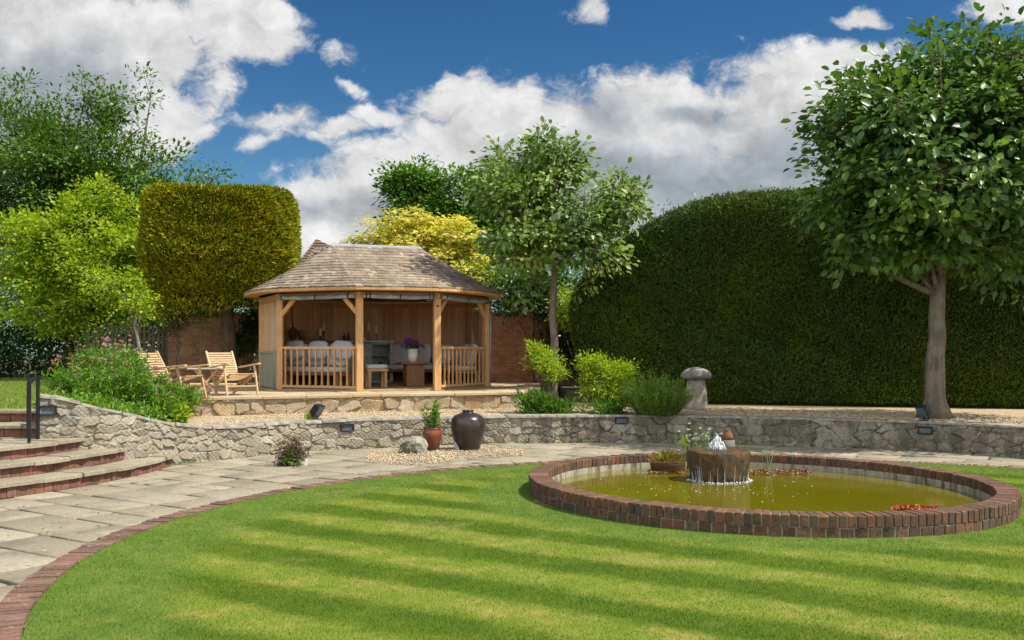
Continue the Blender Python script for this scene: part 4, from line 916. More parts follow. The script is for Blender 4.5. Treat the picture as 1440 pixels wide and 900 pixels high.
M_tile = woodmat('clay_roof_tile', [(.11, .075, .055), (.16, .10, .07), (.13, .085, .06), (.19, .125, .085)], .9, (9, 9, 9))
hs = thing('house', 'distant house whose brown tiled roof peak shows behind the summerhouse', 'house', (-8.0, 46, 0))
mb = MB(); mb.box((-7.4, 47.2, 2.2), (5.2, 5.6, 4.4)); mb.build('wall', M_gbrick, hs)
mb = MB(); ap = P(442, 335, 46); e0 = 4.2; cs = [(-10.4, 44.0), (-4.4, 44.0), (-4.4, 50.4), (-10.4, 50.4)]; pk = [(ap.x, 46.4), (ap.x + .5, 48.0)]
def tiled(a, b, t, n=20):
    for r in range(n):
        ra, rb = r / n, (r + 1.1) / n
        q = lambda f, rr, l: Vector((*[(a[k] * (1 - f) + b[k] * f) * (1 - rr) + t[k] * rr for k in (0, 1)], e0 + (ap.z - e0) * rr + l))
        w = .19 / max(.3, (q(1, ra, 0) - q(0, ra, 0)).length); f = 0
        while f < 1: f1 = min(1, f + w * .97); mb.add([q(f, ra, .05), q(f1, ra, .05), q(f1, min(1, rb), .0), q(f, min(1, rb), .0)], [(0, 1, 2, 3)]); f += w
for i in range(4): tiled(cs[i], cs[(i + 1) % 4], pk[0])
mb.build('roof', M_tile, hs)

# ------------------------------------------------------------------ clipped hedge and topiary
def sway(g, pos, k=.5): return np.sin(pos[:, 0] * 2.1 + 1) * np.sin(pos[:, 2] * 1.7 + pos[:, 0]) * k
def clip_inside(poly, s, z):
    r = np.zeros(len(s), bool); n = len(poly)
    for i in range(n):
        (x1, y1), (x2, y2) = poly[i], poly[(i + 1) % n]; c = (y1 > z) != (y2 > z); r ^= c & (s < (x2 - x1) * (z - y1) / (y2 - y1 + 1e-12) + x1)
    return r
HA, HB = Vector((1.7, 21.7)), Vector((9.9, 19.25)); HL = (HB - HA).length; hd = (HB - HA) / HL; hn = Vector((hd.y, -hd.x))     # hn looks towards the lawn
def hpt(px, py):
    r = (px - 720) / FL; t = (21.7 * r - 1.7) / (8.2 + 2.45 * r); return t * HL, CZ + (HY - py) / FL * (21.7 - 2.45 * t)
OUT = [hpt(828, 572), hpt(812, 520), hpt(801, 470), hpt(797, 440), hpt(801, 418), hpt(812, 395), hpt(832, 368), hpt(862, 342), hpt(900, 317), hpt(940, 296), hpt(980, 281), hpt(1020, 272), hpt(1070, 267), hpt(1150, 265), hpt(1250, 262), hpt(1440, 255)]
OUT += [(13.5, OUT[-1][1] + .05), (14.2, OUT[-1][1] - .6), (14.3, .45)]
hg = thing('hedge', 'huge dark clipped yew hedge with a rounded shoulder behind the staddle stone', 'hedge', (HA.x + 4, HA.y - 1, .45))
def hworld(s, z, w): return np.stack([HA.x + hd.x * s - hn.x * w, HA.y + hd.y * s - hn.y * w, z], 1)
TH = 1.9; mb = MB(); oc = np.array(OUT); ctr = np.array([6.5, 2.2]); ins = oc + (ctr - oc) / np.linalg.norm(ctr - oc, axis=1, keepdims=True) * .14; ins[0, 1] = ins[-1, 1] = .40
n = len(ins)
for w, kk in ((.42, .34), (.14, 0.0), (TH - .14, 0.0), (TH + .05, .3)): pass
rings = []
for w, inset in ((.09, .55), (.16, .20), (.34, .03), (TH - .3, .03), (TH - .08, .3)):
    o2 = ins + (ctr - ins) / np.linalg.norm(ctr - ins, axis=1, keepdims=True) * inset; o2[0, 1] = o2[-1, 1] = .40
    rings.append(hworld(o2[:, 0], o2[:, 1], np.full(n, w)))
mb.v = [tuple(v) for r in rings for v in r]
for a in range(len(rings) - 1): mb.f += [(a * n + i, a * n + i + 1, (a + 1) * n + i + 1, (a + 1) * n + i) for i in range(n - 1)]
mb.f += [tuple(range(n - 1, -1, -1)), tuple((len(rings) - 1) * n + i for i in range(n))]; mb.m = [0] * len(mb.f)
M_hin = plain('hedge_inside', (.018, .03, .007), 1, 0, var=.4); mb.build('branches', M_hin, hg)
g = np.random.default_rng(91)
def seg_dist(s, z, poly):
    best = np.full(len(s), 9.0); nn = np.zeros((len(s), 2))
    for i in range(len(poly) - 1):
        a, b = np.array(poly[i]), np.array(poly[i + 1]); d = b - a; L2 = d @ d; t = np.clip(((s - a[0]) * d[0] + (z - a[1]) * d[1]) / L2, 0, 1); dx, dz = s - a[0] - t * d[0], z - a[1] - t * d[1]
        q = np.hypot(dx, dz); k = q < best; best[k] = q[k]; nv = np.array([-d[1], d[0]]) / math.sqrt(L2); nn[k] = nv
    return best, nn
N1 = 140000; s = g.uniform(-.6, 12.0, N1); z = g.uniform(.5, 5.1, N1); k = clip_inside(OUT, s, z); s, z = s[k], z[k]
d, nn = seg_dist(s, z, OUT[:-2]); rr = .45; q = np.clip(rr - d, 0, rr); win = rr - np.sqrt(np.maximum(0, rr * rr - q * q))
lump = .085 * np.sin(s * 2.3 + z * 1.1) * np.sin(z * 2.9 - s) + .03 * np.sin(s * 7 + z * 5) * np.sin(z * 8 + 1) + np.abs(g.normal(size=len(s))) * .035
e = (q / rr)[:, None]; n3 = unit(np.array([hn.x, hn.y, .12]) * (1 - e) + e * np.stack([hd.x * nn[:, 0], hd.y * nn[:, 0], nn[:, 1]], 1) * 1.2 + np.array([hn.x, hn.y, 0]) * .2)
pos1 = hworld(s, z, win - lump + .05)
N2 = 26000; L_ = np.r_[0, np.cumsum(np.hypot(*np.diff(oc[:-2], axis=0).T))]; u = g.uniform(0, L_[-1], N2); s2 = np.interp(u, L_, oc[:-2, 0]); z2 = np.interp(u, L_, oc[:-2, 1]); _, nn2 = seg_dist(s2, z2, OUT[:-2])
jz = g.normal(size=N2) * .03; pos2 = hworld(s2 + nn2[:, 0] * jz, z2 + nn2[:, 1] * jz, g.uniform(.3, TH - .1, N2)); n32 = np.stack([hd.x * nn2[:, 0], hd.y * nn2[:, 0], nn2[:, 1]], 1)
pos = np.concatenate([pos1, pos2]); n3 = np.concatenate([n3, n32]); n = len(pos)
ax = unit(n3 * .5 + rdir(g, n) * .7 + np.array([0, 0, .55])); nr = unit(n3 + rdir(g, n) * .7); sz = g.uniform(.6, 1.25, n)
M_yew = leafmat('yew', [(.026, .062, .010), (.042, .090, .012), (.062, .115, .014), (.09, .14, .016), (.065, .07, .016)], .55, .12, .2, big=.7, brown=.6)
leaves('clipped_face', pos, ax, nr, .075 * sz, .024 * sz, 'diamond', M_yew, hg)

k = g.integers(0, len(pos), 420); tag(leaves('stray_shoots', pos[k], unit(n3[k] * .5 + rdir(g, 420) * .5 + np.array([0, 0, .8])), rdir(g, 420), g.uniform(.10, .20, 420), .028, 'diamond', M_yew, hg), kind='stuff')
# golden conifer clipped to a block on a bare trunk
TC = Vector((-6.88, 23.6)); tz0, tz1 = 2.58, 5.28
tp_ = thing('topiary_tree', 'golden conifer clipped into a tall block on a bare trunk', 'topiary', (TC.x + .25, TC.y, .72))
g = np.random.default_rng(92)
mb = MB(); limbs(mb, (TC.x + .25, TC.y, .72), (TC.x + .1, TC.y, 3.2), [(TC.x + dx, TC.y + dy, z) for dx, dy, z in ((-1.2, 0, 3), (1.1, .2, 3.1), (-.5, -.7, 3.3), (.6, -.6, 3.4), (1.3, -.3, 2.8), (-.9, .6, 3.5))], .20, g=g, flare=1.9)
M_bark = barkmat('grey_bark', (.085, .068, .048), (.24, .20, .145)); M_bark2 = barkmat('brown_bark', (.07, .05, .035), (.16, .12, .085)); mb.build('trunk', M_bark2, tp_, smooth=True)
def sup(t, e=.42): c_, s_ = np.cos(t), np.sin(t); return np.sign(c_) * np.abs(c_) ** e, np.sign(s_) * np.abs(s_) ** e
_t = np.linspace(0, 2 * math.pi, 20001); _a, _b = sup(_t); _l = np.r_[0, np.cumsum(np.hypot(np.diff(_a * 1.86), np.diff(_b * 1.25)))]
def UT(u): return np.interp(u * _l[-1], _l, _t)
def tprof(f): return np.interp(f, [0, .06, .2, .45, .8, .95, 1.0], [.55, .78, .95, 1.03, .985, .955, .90])
Mr = Matrix.Rotation(R(8), 2)
mb = MB(); nt_, nz_ = 36, 12
for a in range(nz_):
    f = a / (nz_ - 1); cx_, cy_ = sup(UT(np.linspace(0, 1, nt_, endpoint=False))); r = tprof(f)
    for x_, y_ in zip(cx_, cy_): v = Mr @ Vector((x_ * 1.64 * r * .93, y_ * 1.2 * r * .93)); mb.v.append((TC.x + v.x, TC.y + v.y, tz0 + .1 + (tz1 - tz0 - .2) * f))
mb.f = [(a * nt_ + k, a * nt_ + (k + 1) % nt_, (a + 1) * nt_ + (k + 1) % nt_, (a + 1) * nt_ + k) for a in range(nz_ - 1) for k in range(nt_)] + [tuple(range(nt_ - 1, -1, -1)), tuple((nz_ - 1) * nt_ + k for k in range(nt_))]; mb.m = [0] * len(mb.f)
mb.build('branches', plain('conifer_inside', (.03, .03, .006), 1, 0, var=.4), tp_)
N1 = 52000; f = g.random(N1) ** .95; t = UT(g.random(N1)); cx_, cy_ = sup(t); r = tprof(f) + .018 * np.sin(t * 5 + f * 9) + .022 * np.sin(t * 13 + f * 17) * np.sin(f * 19 + t * 3) + g.normal(size=N1) * .014
x_, y_ = cx_ * 1.64 * r, cy_ * 1.2 * r; zz = tz0 + (tz1 - tz0) * f + np.where(f < .1, g.normal(size=N1) * .12 - .28 * np.clip(-x_ / 1.9, -.6, 1), 0)
N2 = 9000; tt2 = g.uniform(0, 2 * math.pi, N2); rr2 = np.sqrt(g.random(N2)) * .93; a2, b2 = sup(tt2); x_ = np.r_[x_, a2 * 1.64 * rr2]; y_ = np.r_[y_, b2 * 1.2 * rr2]; zz = np.r_[zz, np.full(N2, tz1 - .02) - .05 * rr2 ** 3 + g.normal(size=N2) * .025]
nrm = np.concatenate([unit(np.stack([np.sign(cx_) * np.abs(cx_) ** 1.5 / 1.86, np.sign(cy_) * np.abs(cy_) ** 1.5 / 1.25, np.zeros(N1)], 1)), np.tile([0, 0, 1.0], (N2, 1))])
xy = np.stack([x_, y_], 1) @ np.array(Mr).T; nrm[:, :2] = nrm[:, :2] @ np.array(Mr).T; pos = np.stack([TC.x + xy[:, 0], TC.y + xy[:, 1], zz], 1); n = len(pos)
ax = unit(nrm * .7 + rdir(g, n) * .55 + np.array([.25, 0, .35])); nr = unit(nrm * .6 + rdir(g, n) * .8 + np.array([0, 0, .3])); sz = g.uniform(.6, 1.3, n)
M_gold = leafmat('golden_conifer', [(.08, .12, .008), (.17, .21, .010), (.28, .29, .012), (.42, .39, .018), (.22, .26, .012), (.11, .10, .02)], .5, .2, .25, big=1.1)
leaves('clipped_face', pos, ax, nr, .13 * sz, .042 * sz, 'diamond', M_gold, tp_)

# ------------------------------------------------------------------ trees
M_wb = leafmat('whitebeam_leaf', [(.045, .11, .026), (.065, .145, .032), (.09, .18, .036), (.13, .23, .04), (.06, .13, .045)], .36, .30, .5, big=.9)
M_wb2 = leafmat('silvery_leaf', [(.07, .16, .025), (.11, .21, .035), (.16, .26, .05), (.32, .38, .24), (.10, .19, .03), (.20, .28, .09)], .45, .32, .35, big=1.1)
M_dkt = leafmat('dark_tree_leaf', [(.045, .105, .012), (.07, .15, .016), (.10, .195, .02), (.14, .24, .025)], .4, .25, .4)
M_yg = leafmat('yellow_green_leaf', [(.13, .24, .012), (.22, .34, .014), (.32, .42, .018), (.42, .47, .03), (.17, .28, .012)], .5, .38, .25)
M_map = leafmat('golden_maple_leaf', [(.46, .46, .04), (.62, .55, .08), (.72, .62, .14), (.75, .68, .26), (.32, .40, .03)], .5, .35, .25)
M_grn = leafmat('green_leaf', [(.045, .13, .012), (.075, .18, .016), (.11, .23, .02), (.15, .28, .024)], .4, .3, .4)
M_ivy = leafmat('ivy_leaf', [(.016, .042, .010), (.028, .062, .012), (.045, .085, .015), (.02, .05, .014)], .35, .15, .4)
M_dsh = leafmat('dark_shrub_leaf', [(.012, .036, .008), (.02, .052, .010), (.035, .075, .014), (.016, .04, .01)], .55, .12, .15)

tree('whitebeam_tree', 'big broad leaved tree in the gravel before the right end of the hedge', 'tree', (7.05, 16.6, .44), (7.12, 16.6, 2.85), .18,
     [((7.1, 16.6, 4.75), (2.15, 1.9, 1.75), 190, 62, .29), ((8.9, 16.7, 4.4), (1.6, 1.7, 1.9), 90, 60, .29), ((8.1, 16.4, 6.0), (1.6, 1.5, 1.1), 80, 60, .28), ((5.75, 16.5, 4.0), (.95, .8, 1.1), 34, 60, .24), ((6.9, 16.2, 3.35), (1.25, 1.0, .42), 26, 50, .2), ((6.7, 16.6, 5.6), (1.5, 1.3, .8), 50, 60, .27)],
     (.165, .105), M_wb, M_bark, 101, flare=1.75, ntwig=26, tpl='ovate', jit=.5, up=.6, out=.6, droop=.25, bias=.5, fmin=.8, lumps=.14)
_q = lambda x, y, z: (x * .935, y - 1.45, 1.6 + (z - 1.6) * .935)
tree('silver_tree', 'middle sized tree with silvery leaves standing behind the right side of the summerhouse', 'tree', (.85, 21.15, .44), _q(.96, 22.6, 3.75), .10,
     [(_q(1.05, 22.7, 4.6), (1.62, 1.35, 1.38), 86, 60, .23), (_q(1.0, 22.6, 5.9), (.8, .75, .78), 34, 58, .20), (_q(2.5, 22.6, 5.0), (.72, .65, .6), 26, 58, .2), (_q(.0, 22.7, 5.2), (.8, .7, .75), 30, 58, .2), (_q(1.35, 22.3, 4.0), (.8, .7, .4), 20, 52, .2), (_q(.2, 22.4, 3.95), (.8, .7, .5), 22, 52, .2)],
     (.145, .09), M_wb2, M_bark, 102, ntwig=18, tpl='ovate', jit=.6, up=.7, droop=.2, lumps=.34, fmin=.88)
tree('dark_tree', 'very tall dark green tree at the far left with twiggy open top', 'tree', (-14.6, 33, .7), (-14.4, 33, 5.2), .32,
     [((-14.6, 33, 7.0), (3.6, 3, 2.6), 240, 140, .40), ((-16.2, 33, 9.0), (1.7, 1.6, 1.4), 34, 80, .34), ((-13.4, 33, 9.6), (1.4, 1.2, 1.15), 24, 70, .30), ((-11.9, 33, 6.6), (1.8, 1.5, 1.5), 56, 120, .34), ((-14.7, 32.6, 4.6), (3.4, 2, 1.9), 120, 120, .42), ((-17.8, 33, 6.5), (2.2, 2, 3.0), 80, 90, .42), ((-11.4, 32.5, 4.6), (1.9, 1.5, 1.7), 56, 85, .36)],
     (.17, .09), M_dkt, M_bark2, 103, ntwig=44, lumps=.35, tpl='diamond')
tree('yellow_green_tree', 'bright yellow green bushy tree left of the clipped golden block', 'tree', (-10.9, 26.2, .7), (-10.9, 26.2, 3.0), .14,
     [((-10.9, 26.2, 3.9), (1.75, 1.5, 1.7), 150, 130, .27), ((-11.0, 26.2, 5.2), (.8, .7, .9), 34, 110, .22), ((-12.4, 26.2, 4.1), (1.3, 1.1, 1.35), 64, 120, .26), ((-9.5, 26.2, 4.2), (.75, .7, 1.1), 36, 110, .22), ((-10.9, 25.6, 2.7), (2.2, 1.0, .7), 60, 100, .25)],
     (.115, .085), M_yg, M_bark2, 104, ntwig=16, tpl='diamond', up=.7, lumps=.3)
tree('golden_maple', 'golden yellow maple with layered foliage above the summerhouse roof', 'tree', (-2.7, 28, .7), (-2.7, 28, 3.2), .14,
     [((-2.6, 28, 4.35), (1.85, 1.4, 1.1), 90, 110, .25), ((-1.7, 28, 4.9), (.75, .7, .6), 14, 80, .22), ((-3.7, 28, 4.6), (.85, .8, .6), 14, 80, .22), ((-1.2, 27.6, 3.4), (1.1, .9, .9), 30, 80, .25), ((-2.6, 28, 5.3), (.6, .6, .35), 8, 80, .2), ((-4.2, 28, 3.8), (.8, .9, .7), 16, 80, .24)],
     (.15, .13), M_map, M_bark2, 105, ntwig=14, tpl='trefoil', flat=.32, up=1.4, out=.3, jit=.4, droop=.25)
tree('green_tree', 'glossy green tree rising between the golden maple and the silvery tree', 'tree', (-1.6, 30.5, .7), (-1.7, 30.5, 4.0), .2,
     [((-1.3, 30.5, 5.2), (1.9, 1.4, 1.6), 130, 130, .32), ((-3.1, 30.5, 6.2), (.95, .8, 1.0), 44, 130, .28), ((-.4, 30.5, 6.3), (1.1, .9, .85), 44, 130, .28), ((-3.2, 30.5, 5.0), (.8, .8, .7), 12, 70, .28), ((.6, 30, 4.4), (1.3, 1.2, 1.6), 36, 75, .32)],
     (.17, .10), M_grn, M_bark2, 106, ntwig=14, tpl='diamond', droop=.25)
tree('young_tree', 'slender young tree with leaning mottled stem before the picket fence', 'tree', (-7.95, 21.6, .72), (-8.35, 22.0, 2.4), .045,
     [((-8.3, 22.0, 2.75), (.65, .6, .5), 16, 60, .2), ((-8.9, 22.1, 3.1), (.5, .5, .45), 8, 60, .2)], (.085, .06), M_yg, barkmat('mottled_bark', (.08, .07, .045), (.22, .20, .15)), 107, ntwig=5, flare=1.1)
tree('standard_shrub', 'small dark round headed standard tree under the golden block', 'tree', (-7.72, 23.0, .72), (-7.72, 23.0, 1.9), .04,
     [((-7.72, 23.0, 2.2), (.5, .45, .36), 14, 110, .15)], (.06, .03), M_ivy, M_bark2, 108, ntwig=6, flare=1.1)
tree('far_tree', 'tree top with thin twigs peeping over the crown of the hedge', 'tree', (5.6, 29, .7), (5.6, 29, 4.5), .16,
     [((5.4, 29, 5.45), (1.1, .8, .75), 22, 36, .24), ((6.6, 29, 5.3), (.6, .6, .7), 8, 36, .22)], (.12, .055), M_dkt, M_bark2, 109, ntwig=14)

# ------------------------------------------------------------------ shrubs
def shrub(name, label, base, crowns, leaf, mat, seed, tpl='diamond', group=None, stems=7, cat='shrub', part='foliage', **kw):
    g = np.random.default_rng(seed); t = thing(name, label, cat, base, group); al = []; tips = []
    for c, rad, nc, per, cr in crowns:
        cl = shell_pts(g, nc, c, rad, kw.get('bias', .5), kw.get('lumps', .2)); cl[:, 2] = np.maximum(cl[:, 2], base[2] + .04); al.append(crown_leaves(g, cl, per, cr, c, kw.get('flat', .8), kw.get('jit', .55), kw.get('up', .8), kw.get('out', .6), kw.get('droop', 0))); tips += list(cl[g.choice(nc, min(nc, stems), replace=False)])
    mb = MB()
    for tg in tips[:stems * 2]:
        a = Vector(base) + Vector((g.normal() * .06, g.normal() * .06, -.02)); b = Vector(tg); q = a.lerp(b, .5) + Vector((g.normal() * .05, g.normal() * .05, .08 * (b - a).length)); mb.tube([a, q, b], [.014, .010, .004], 5)
    mb.build('stems', M_bark2, t)
    pos, ax, nr = [np.concatenate(k) for k in zip(*al)]; pos[:, 2] = np.maximum(pos[:, 2], base[2] + .005)
    if kw.get('vert'): ax = unit(ax * .6 + np.array([0, 0, kw['vert']]))
    n = len(pos); s_ = g.uniform(.65, 1.25, n); leaves(part, pos, ax, nr, leaf[0] * s_, leaf[1] * s_, tpl, mat, t); return t
GB = 'dark shrubs along the far boundary'
shrub('boundary_shrub', 'broad dark glossy shrub at the far left edge of the upper lawn', (-14.2, 28.2, .72), [((-14.2, 28.2, 1.7), (1.7, 1.2, 1.35), 60, 90, .28)], (.11, .06), M_dsh, 201, group=GB)
shrub('boundary_shrub', 'dark glossy shrub in the middle of the shrub border, right of the broad one', (-11.9, 27.6, .72), [((-11.9, 27.6, 1.55), (1.35, 1.0, 1.25), 48, 90, .26)], (.11, .06), M_dsh, 202, group=GB)
shrub('boundary_shrub', 'lighter green rounded shrub directly left of the picket fence', (-10.3, 24.3, .72), [((-10.3, 24.3, 1.35), (.55, .5, .65), 18, 80, .18)], (.09, .05), M_grn, 203, group=GB)
shrub('boundary_shrub', 'tall black green shrub towering over the picket fence', (-9.4, 27.5, .7), [((-9.3, 27.3, 2.4), (1.5, .9, 1.5), 50, 80, .3)], (.12, .06), M_dsh, 204, group=GB)
shrub('boundary_shrub', 'outermost dark shrub partly cut by the left edge of the view', (-17.2, 28.5, .72), [((-17.2, 28.5, 2.0), (1.9, 1.2, 1.7), 56, 80, .3)], (.12, .06), M_dsh, 205, group=GB)
shrub('wall_climber', 'dark climbing shrub on the brick wall beside the summerhouse left end', (-6.55, 25.0, .72), [((-6.55, 25.0, 1.9), (.35, .2, 1.0), 22, 70, .16), ((-6.3, 25.1, 2.8), (.5, .3, .5), 14, 70, .18)], (.085, .055), M_ivy, 206, cat='climber')
shrub('wall_climber', 'thin ivy strand on the brick wall behind the topiary trunk', (-7.05, 25.15, .72), [((-7.0, 25.15, 1.75), (.16, .12, .6), 8, 60, .10)], (.08, .05), M_ivy, 207, cat='climber')
shrub('ivy', 'dense ivy spilling over the brick wall top right of the summerhouse', (.9, 24.9, .72), [((.55, 25.1, 2.95), (1.25, .5, .55), 46, 80, .20), ((1.35, 24.9, 1.9), (.5, .35, 1.1), 30, 80, .20), ((1.9, 24.9, 1.6), (.5, .4, 1.0), 24, 80, .2)], (.095, .065), M_ivy, 208, cat='ivy')
shrub('lime_shrub', 'lime green shrub glowing between silvery tree trunk and hedge shoulder', (1.75, 24.2, .7), [((1.6, 24.2, 2.7), (.5, .4, .55), 18, 70, .18), ((2.6, 25.5, 3.8), (.8, .6, .9), 26, 70, .22)], (.10, .05), M_yg, 209)
shrub('leafy_shrub', 'green leafy shrub above the ivy beside the summerhouse roof edge', (.3, 26.6, .7), [((.2, 26.6, 3.2), (1.3, .8, .9), 40, 70, .26)], (.11, .06), M_grn, 210)
# bed behind the retaining wall
g0 = .46
q = G(763, 572, g0)
shrub('upright_shrub', 'tall open shrub with pale yellow green leaf sprays beside the terrace corner', (q[0], 17.9, g0), [((q[0] + .0, 17.9, 1.42), (.30, .26, .22), 13, 55, .10), ((q[0] - .12, 17.9, 1.62), (.16, .16, .10), 5, 50, .08), ((q[0] + .20, 17.8, 1.25), (.16, .16, .14), 6, 50, .08), ((q[0] + .05, 17.9, 1.1), (.12, .12, .14), 4, 40, .07)], (.085, .026), M_yg, 211, stems=8, vert=.2)
shrub('leafy_perennial', 'low bright green leafy plant at the terrace corner', (q[0] - .02, 17.6, g0), [((q[0] - .22, 17.6, .60), (.30, .28, .20), 20, 60, .09), ((q[0] + .22, 17.6, .56), (.22, .22, .14), 12, 50, .08)], (.10, .03), M_grn, 212, cat='plant', vert=.5)
q = G(855, 574, g0)
shrub('lime_bush', 'rounded yellow green bush left of the dark green spiky bush', (1.72, 17.9, g0), [((1.72, 17.9, 1.03), (.52, .42, .40), 52, 75, .11), ((1.45, 17.9, 1.30), (.25, .22, .2), 12, 60, .09), ((2.05, 17.8, 1.2), (.25, .22, .2), 12, 60, .09)], (.062, .026), M_yg, 213, stems=9)
shrub('leafy_perennial', 'low dark leafed plant under the yellow green bush', (1.62, 17.45, g0), [((1.62, 17.45, .56), (.50, .22, .13), 22, 50, .09)], (.09, .022), M_grn, 214, cat='plant', vert=.4)
t = thing('rosemary_bush', 'dense deep green spiky bush overhanging the retaining wall', 'shrub', (2.52, 17.3, g0)); g = np.random.default_rng(215)
ns = 330; th = g.uniform(0, 6.283, ns); rr = np.sqrt(g.random(ns)) * .40; base = np.stack([2.52 + rr * np.cos(th) * .8, 17.25 + rr * np.sin(th) * .8, np.full(ns, g0)], 1); dirn = unit(np.stack([np.cos(th) * rr * 1.5 + g.normal(size=ns) * .16, np.sin(th) * rr * 1.5 + g.normal(size=ns) * .16 - .05, np.full(ns, .8)], 1)); hh = g.uniform(.45, .92, ns) * (1 - .35 * rr / .4)
mb = MB()
for i in range(0, ns, 4): mb.tube([base[i], base[i] + dirn[i] * hh[i]], [.008, .003], 4)
mb.build('stems', M_bark2, t); per = 52; f = np.tile(np.linspace(.12, 1, per), ns); bb = np.repeat(base, per, 0); dd = np.repeat(dirn, per, 0); pos = bb + dd * (f * np.repeat(hh, per))[:, None] + g.normal(size=(ns * per, 3)) * .012
leaves('foliage', pos, unit(dd * .8 + rdir(g, ns * per) * .75), rdir(g, ns * per), .052, .011, 'diamond', leafmat('rosemary_leaf', [(.07, .15, .016), (.11, .21, .02), (.16, .27, .025), (.22, .32, .04)], .5, .2), t)

# flowering border on the bank at the left
M_pink = leafmat('pink_petal', [(.50, .11, .22), (.60, .20, .32), (.42, .07, .16), (.65, .32, .40)], .6, .3); M_pale = leafmat('pale_petal', [(.55, .42, .44), (.48, .33, .36), (.6, .52, .5)], .6, .3)
M_herb = leafmat('border_leaf', [(.06, .16, .014), (.10, .23, .018), (.15, .29, .022), (.25, .36, .03)], .45, .32)
M_stem = plain('green_stem', (.09, .16, .03), .6)
def flower_plant(label, x, y, h, r, nfl, seed, petals, leaf=(.085, .02), mat=None, lean=(0, 0)):
    g = np.random.default_rng(seed); z0 = bankz(x, y) - .01; t = thing('flowering_plant', label, 'plant', (x, y, z0), 'flowering plants on the bank'); mb = MB(); P_ = []; A_ = []
    ns = 46
    for i in range(ns):
        th = g.uniform(0, 6.283); o = r * math.sqrt(g.random()) * .55; b = Vector((x + o * math.cos(th), y + o * math.sin(th), z0)); hh = h * g.uniform(.55, 1.0); d = Vector((math.cos(th) * o * .9 + g.normal() * .10 + lean[0], math.sin(th) * o * .9 + g.normal() * .10 + lean[1], 1)).normalized(); tip = b + d * hh; mid = b.lerp(tip, .5) + Vector((g.normal() * .02, g.normal() * .02, 0)); mb.tube([b, mid, tip], [.005, .004, .002], 4)
        m_ = int(40 * hh / .7) + 8
        for k in range(m_): f = g.random() ** .8; P_.append(b.lerp(tip, f) + Vector(g.normal(size=3)) * .022); A_.append(d * .5 + Vector(g.normal(size=3)) * .7)
    n = len(P_); s_ = g.uniform(.6, 1.4, n); 
    fl = []
    for i in range(nfl):
        th = g.uniform(0, 6.283); o = r * g.random() ** .5 * .9; b = Vector((x + o * .4 * math.cos(th), y + o * .4 * math.sin(th), z0 + h * .4)); tip = Vector((x + o * math.cos(th) + lean[0] * .3, y + o * math.sin(th), z0 + h * g.uniform(.75, 1.28))); mb.tube([b, b.lerp(tip, .5) + Vector((g.normal() * .02, 0, .02)), tip], [.004, .003, .002], 4); fl.append(tip)
    mb.build('stems', M_stem, t); leaves('foliage', np.array([tuple(p) for p in P_]), unit(np.array([tuple(a) for a in A_])), rdir(g, n), leaf[0] * s_, leaf[1] * s_, 'diamond', mat or M_herb, t)
    if fl:
        blooms(t, g, [tuple(f) for f in fl], 16, .004, petals, .027, .022)
FPL = [('pink flowered plant at the outer left end of the bank', -6.0, 13.6, .52, .34, 14, M_pink, (-.15, 0)), ('tall lime leaved clump with pale buds near the middle of the bank', -5.75, 14.8, .78, .42, 18, M_pale, (0, 0)), ('pink flowered clump just above the lowest dip of the bank', -5.4, 14.3, .55, .36, 9, M_pink, (.1, 0)),
       ('tall pink speckled clump at the back of the bank', -6.2, 15.6, .80, .42, 16, M_pink, (-.05, 0)), ('leafy clump with few pink flowers in front of the slatted chair', -5.65, 15.5, .46, .38, 12, M_pink, (.1, 0)), ('low leafy clump with scattered pink blooms by the terrace edge', -5.25, 15.2, .42, .32, 8, M_pink, (.1, -.05)),
       ('airy clump with long wiry stems of pale seed heads beside the far chair', -6.3, 15.9, .70, .40, 22, M_pale, (.1, 0)), ('dense green clump at the crest of the bank', -5.65, 14.1, .55, .35, 10, M_pink, (0, 0)), ('leafy clump with one red pink bloom at the terrace corner', -5.15, 15.6, .36, .28, 4, M_pink, (.05, 0)), ('wiry clump with pink buds at the far back of the bank', -6.75, 16.0, .78, .42, 24, M_pink, (0, 0)), ('bushy green clump hanging over the wall top', -5.1, 14.35, .38, .30, 3, M_pink, (.1, -.1))]
for i, (lb, x, y, h, r, nf, pm, ln) in enumerate(FPL): flower_plant(lb, x, y, h, r, nf, 300 + i, pm, lean=ln)
q = G(238, 592, .5); shrub('broad_leaf_plant', 'broad pale green leaved plant spilling over the wall by the terrace corner', (-4.98, 14.6, .5), [((-4.98, 14.55, .62), (.22, .18, .10), 12, 22, .07)], (.10, .085), M_yg, 320, cat='plant', tpl='ovate')

g = np.random.default_rng(340); bp = []
_in = np.array(zs_in(.12)); _in = _in[_in[:, 0] < -4.75]; bb_, _ = smooth_path(_in[::2], 60)
for k in range(5200):
    i = g.integers(0, 60); t_ = g.random() ** 1.4; q = np.array([-7.3 + i * .035, 16.2 + i * .02]) * t_ + bb_[i] * (1 - t_); bp.append((q[0] + g.normal() * .04, q[1] + g.normal() * .04, bankz(*q) + .01 + abs(g.normal()) * .07))
n = len(bp); tag(leaves('ground_cover', np.array(bp), unit(rdir(g, n) + np.array([0, 0, .7])), rdir(g, n) + np.array([0, 0, .8]), g.uniform(.05, .11, n), .03, 'diamond', M_herb), 'low green leaves covering the planted bank', 'ground cover', None, 'stuff')
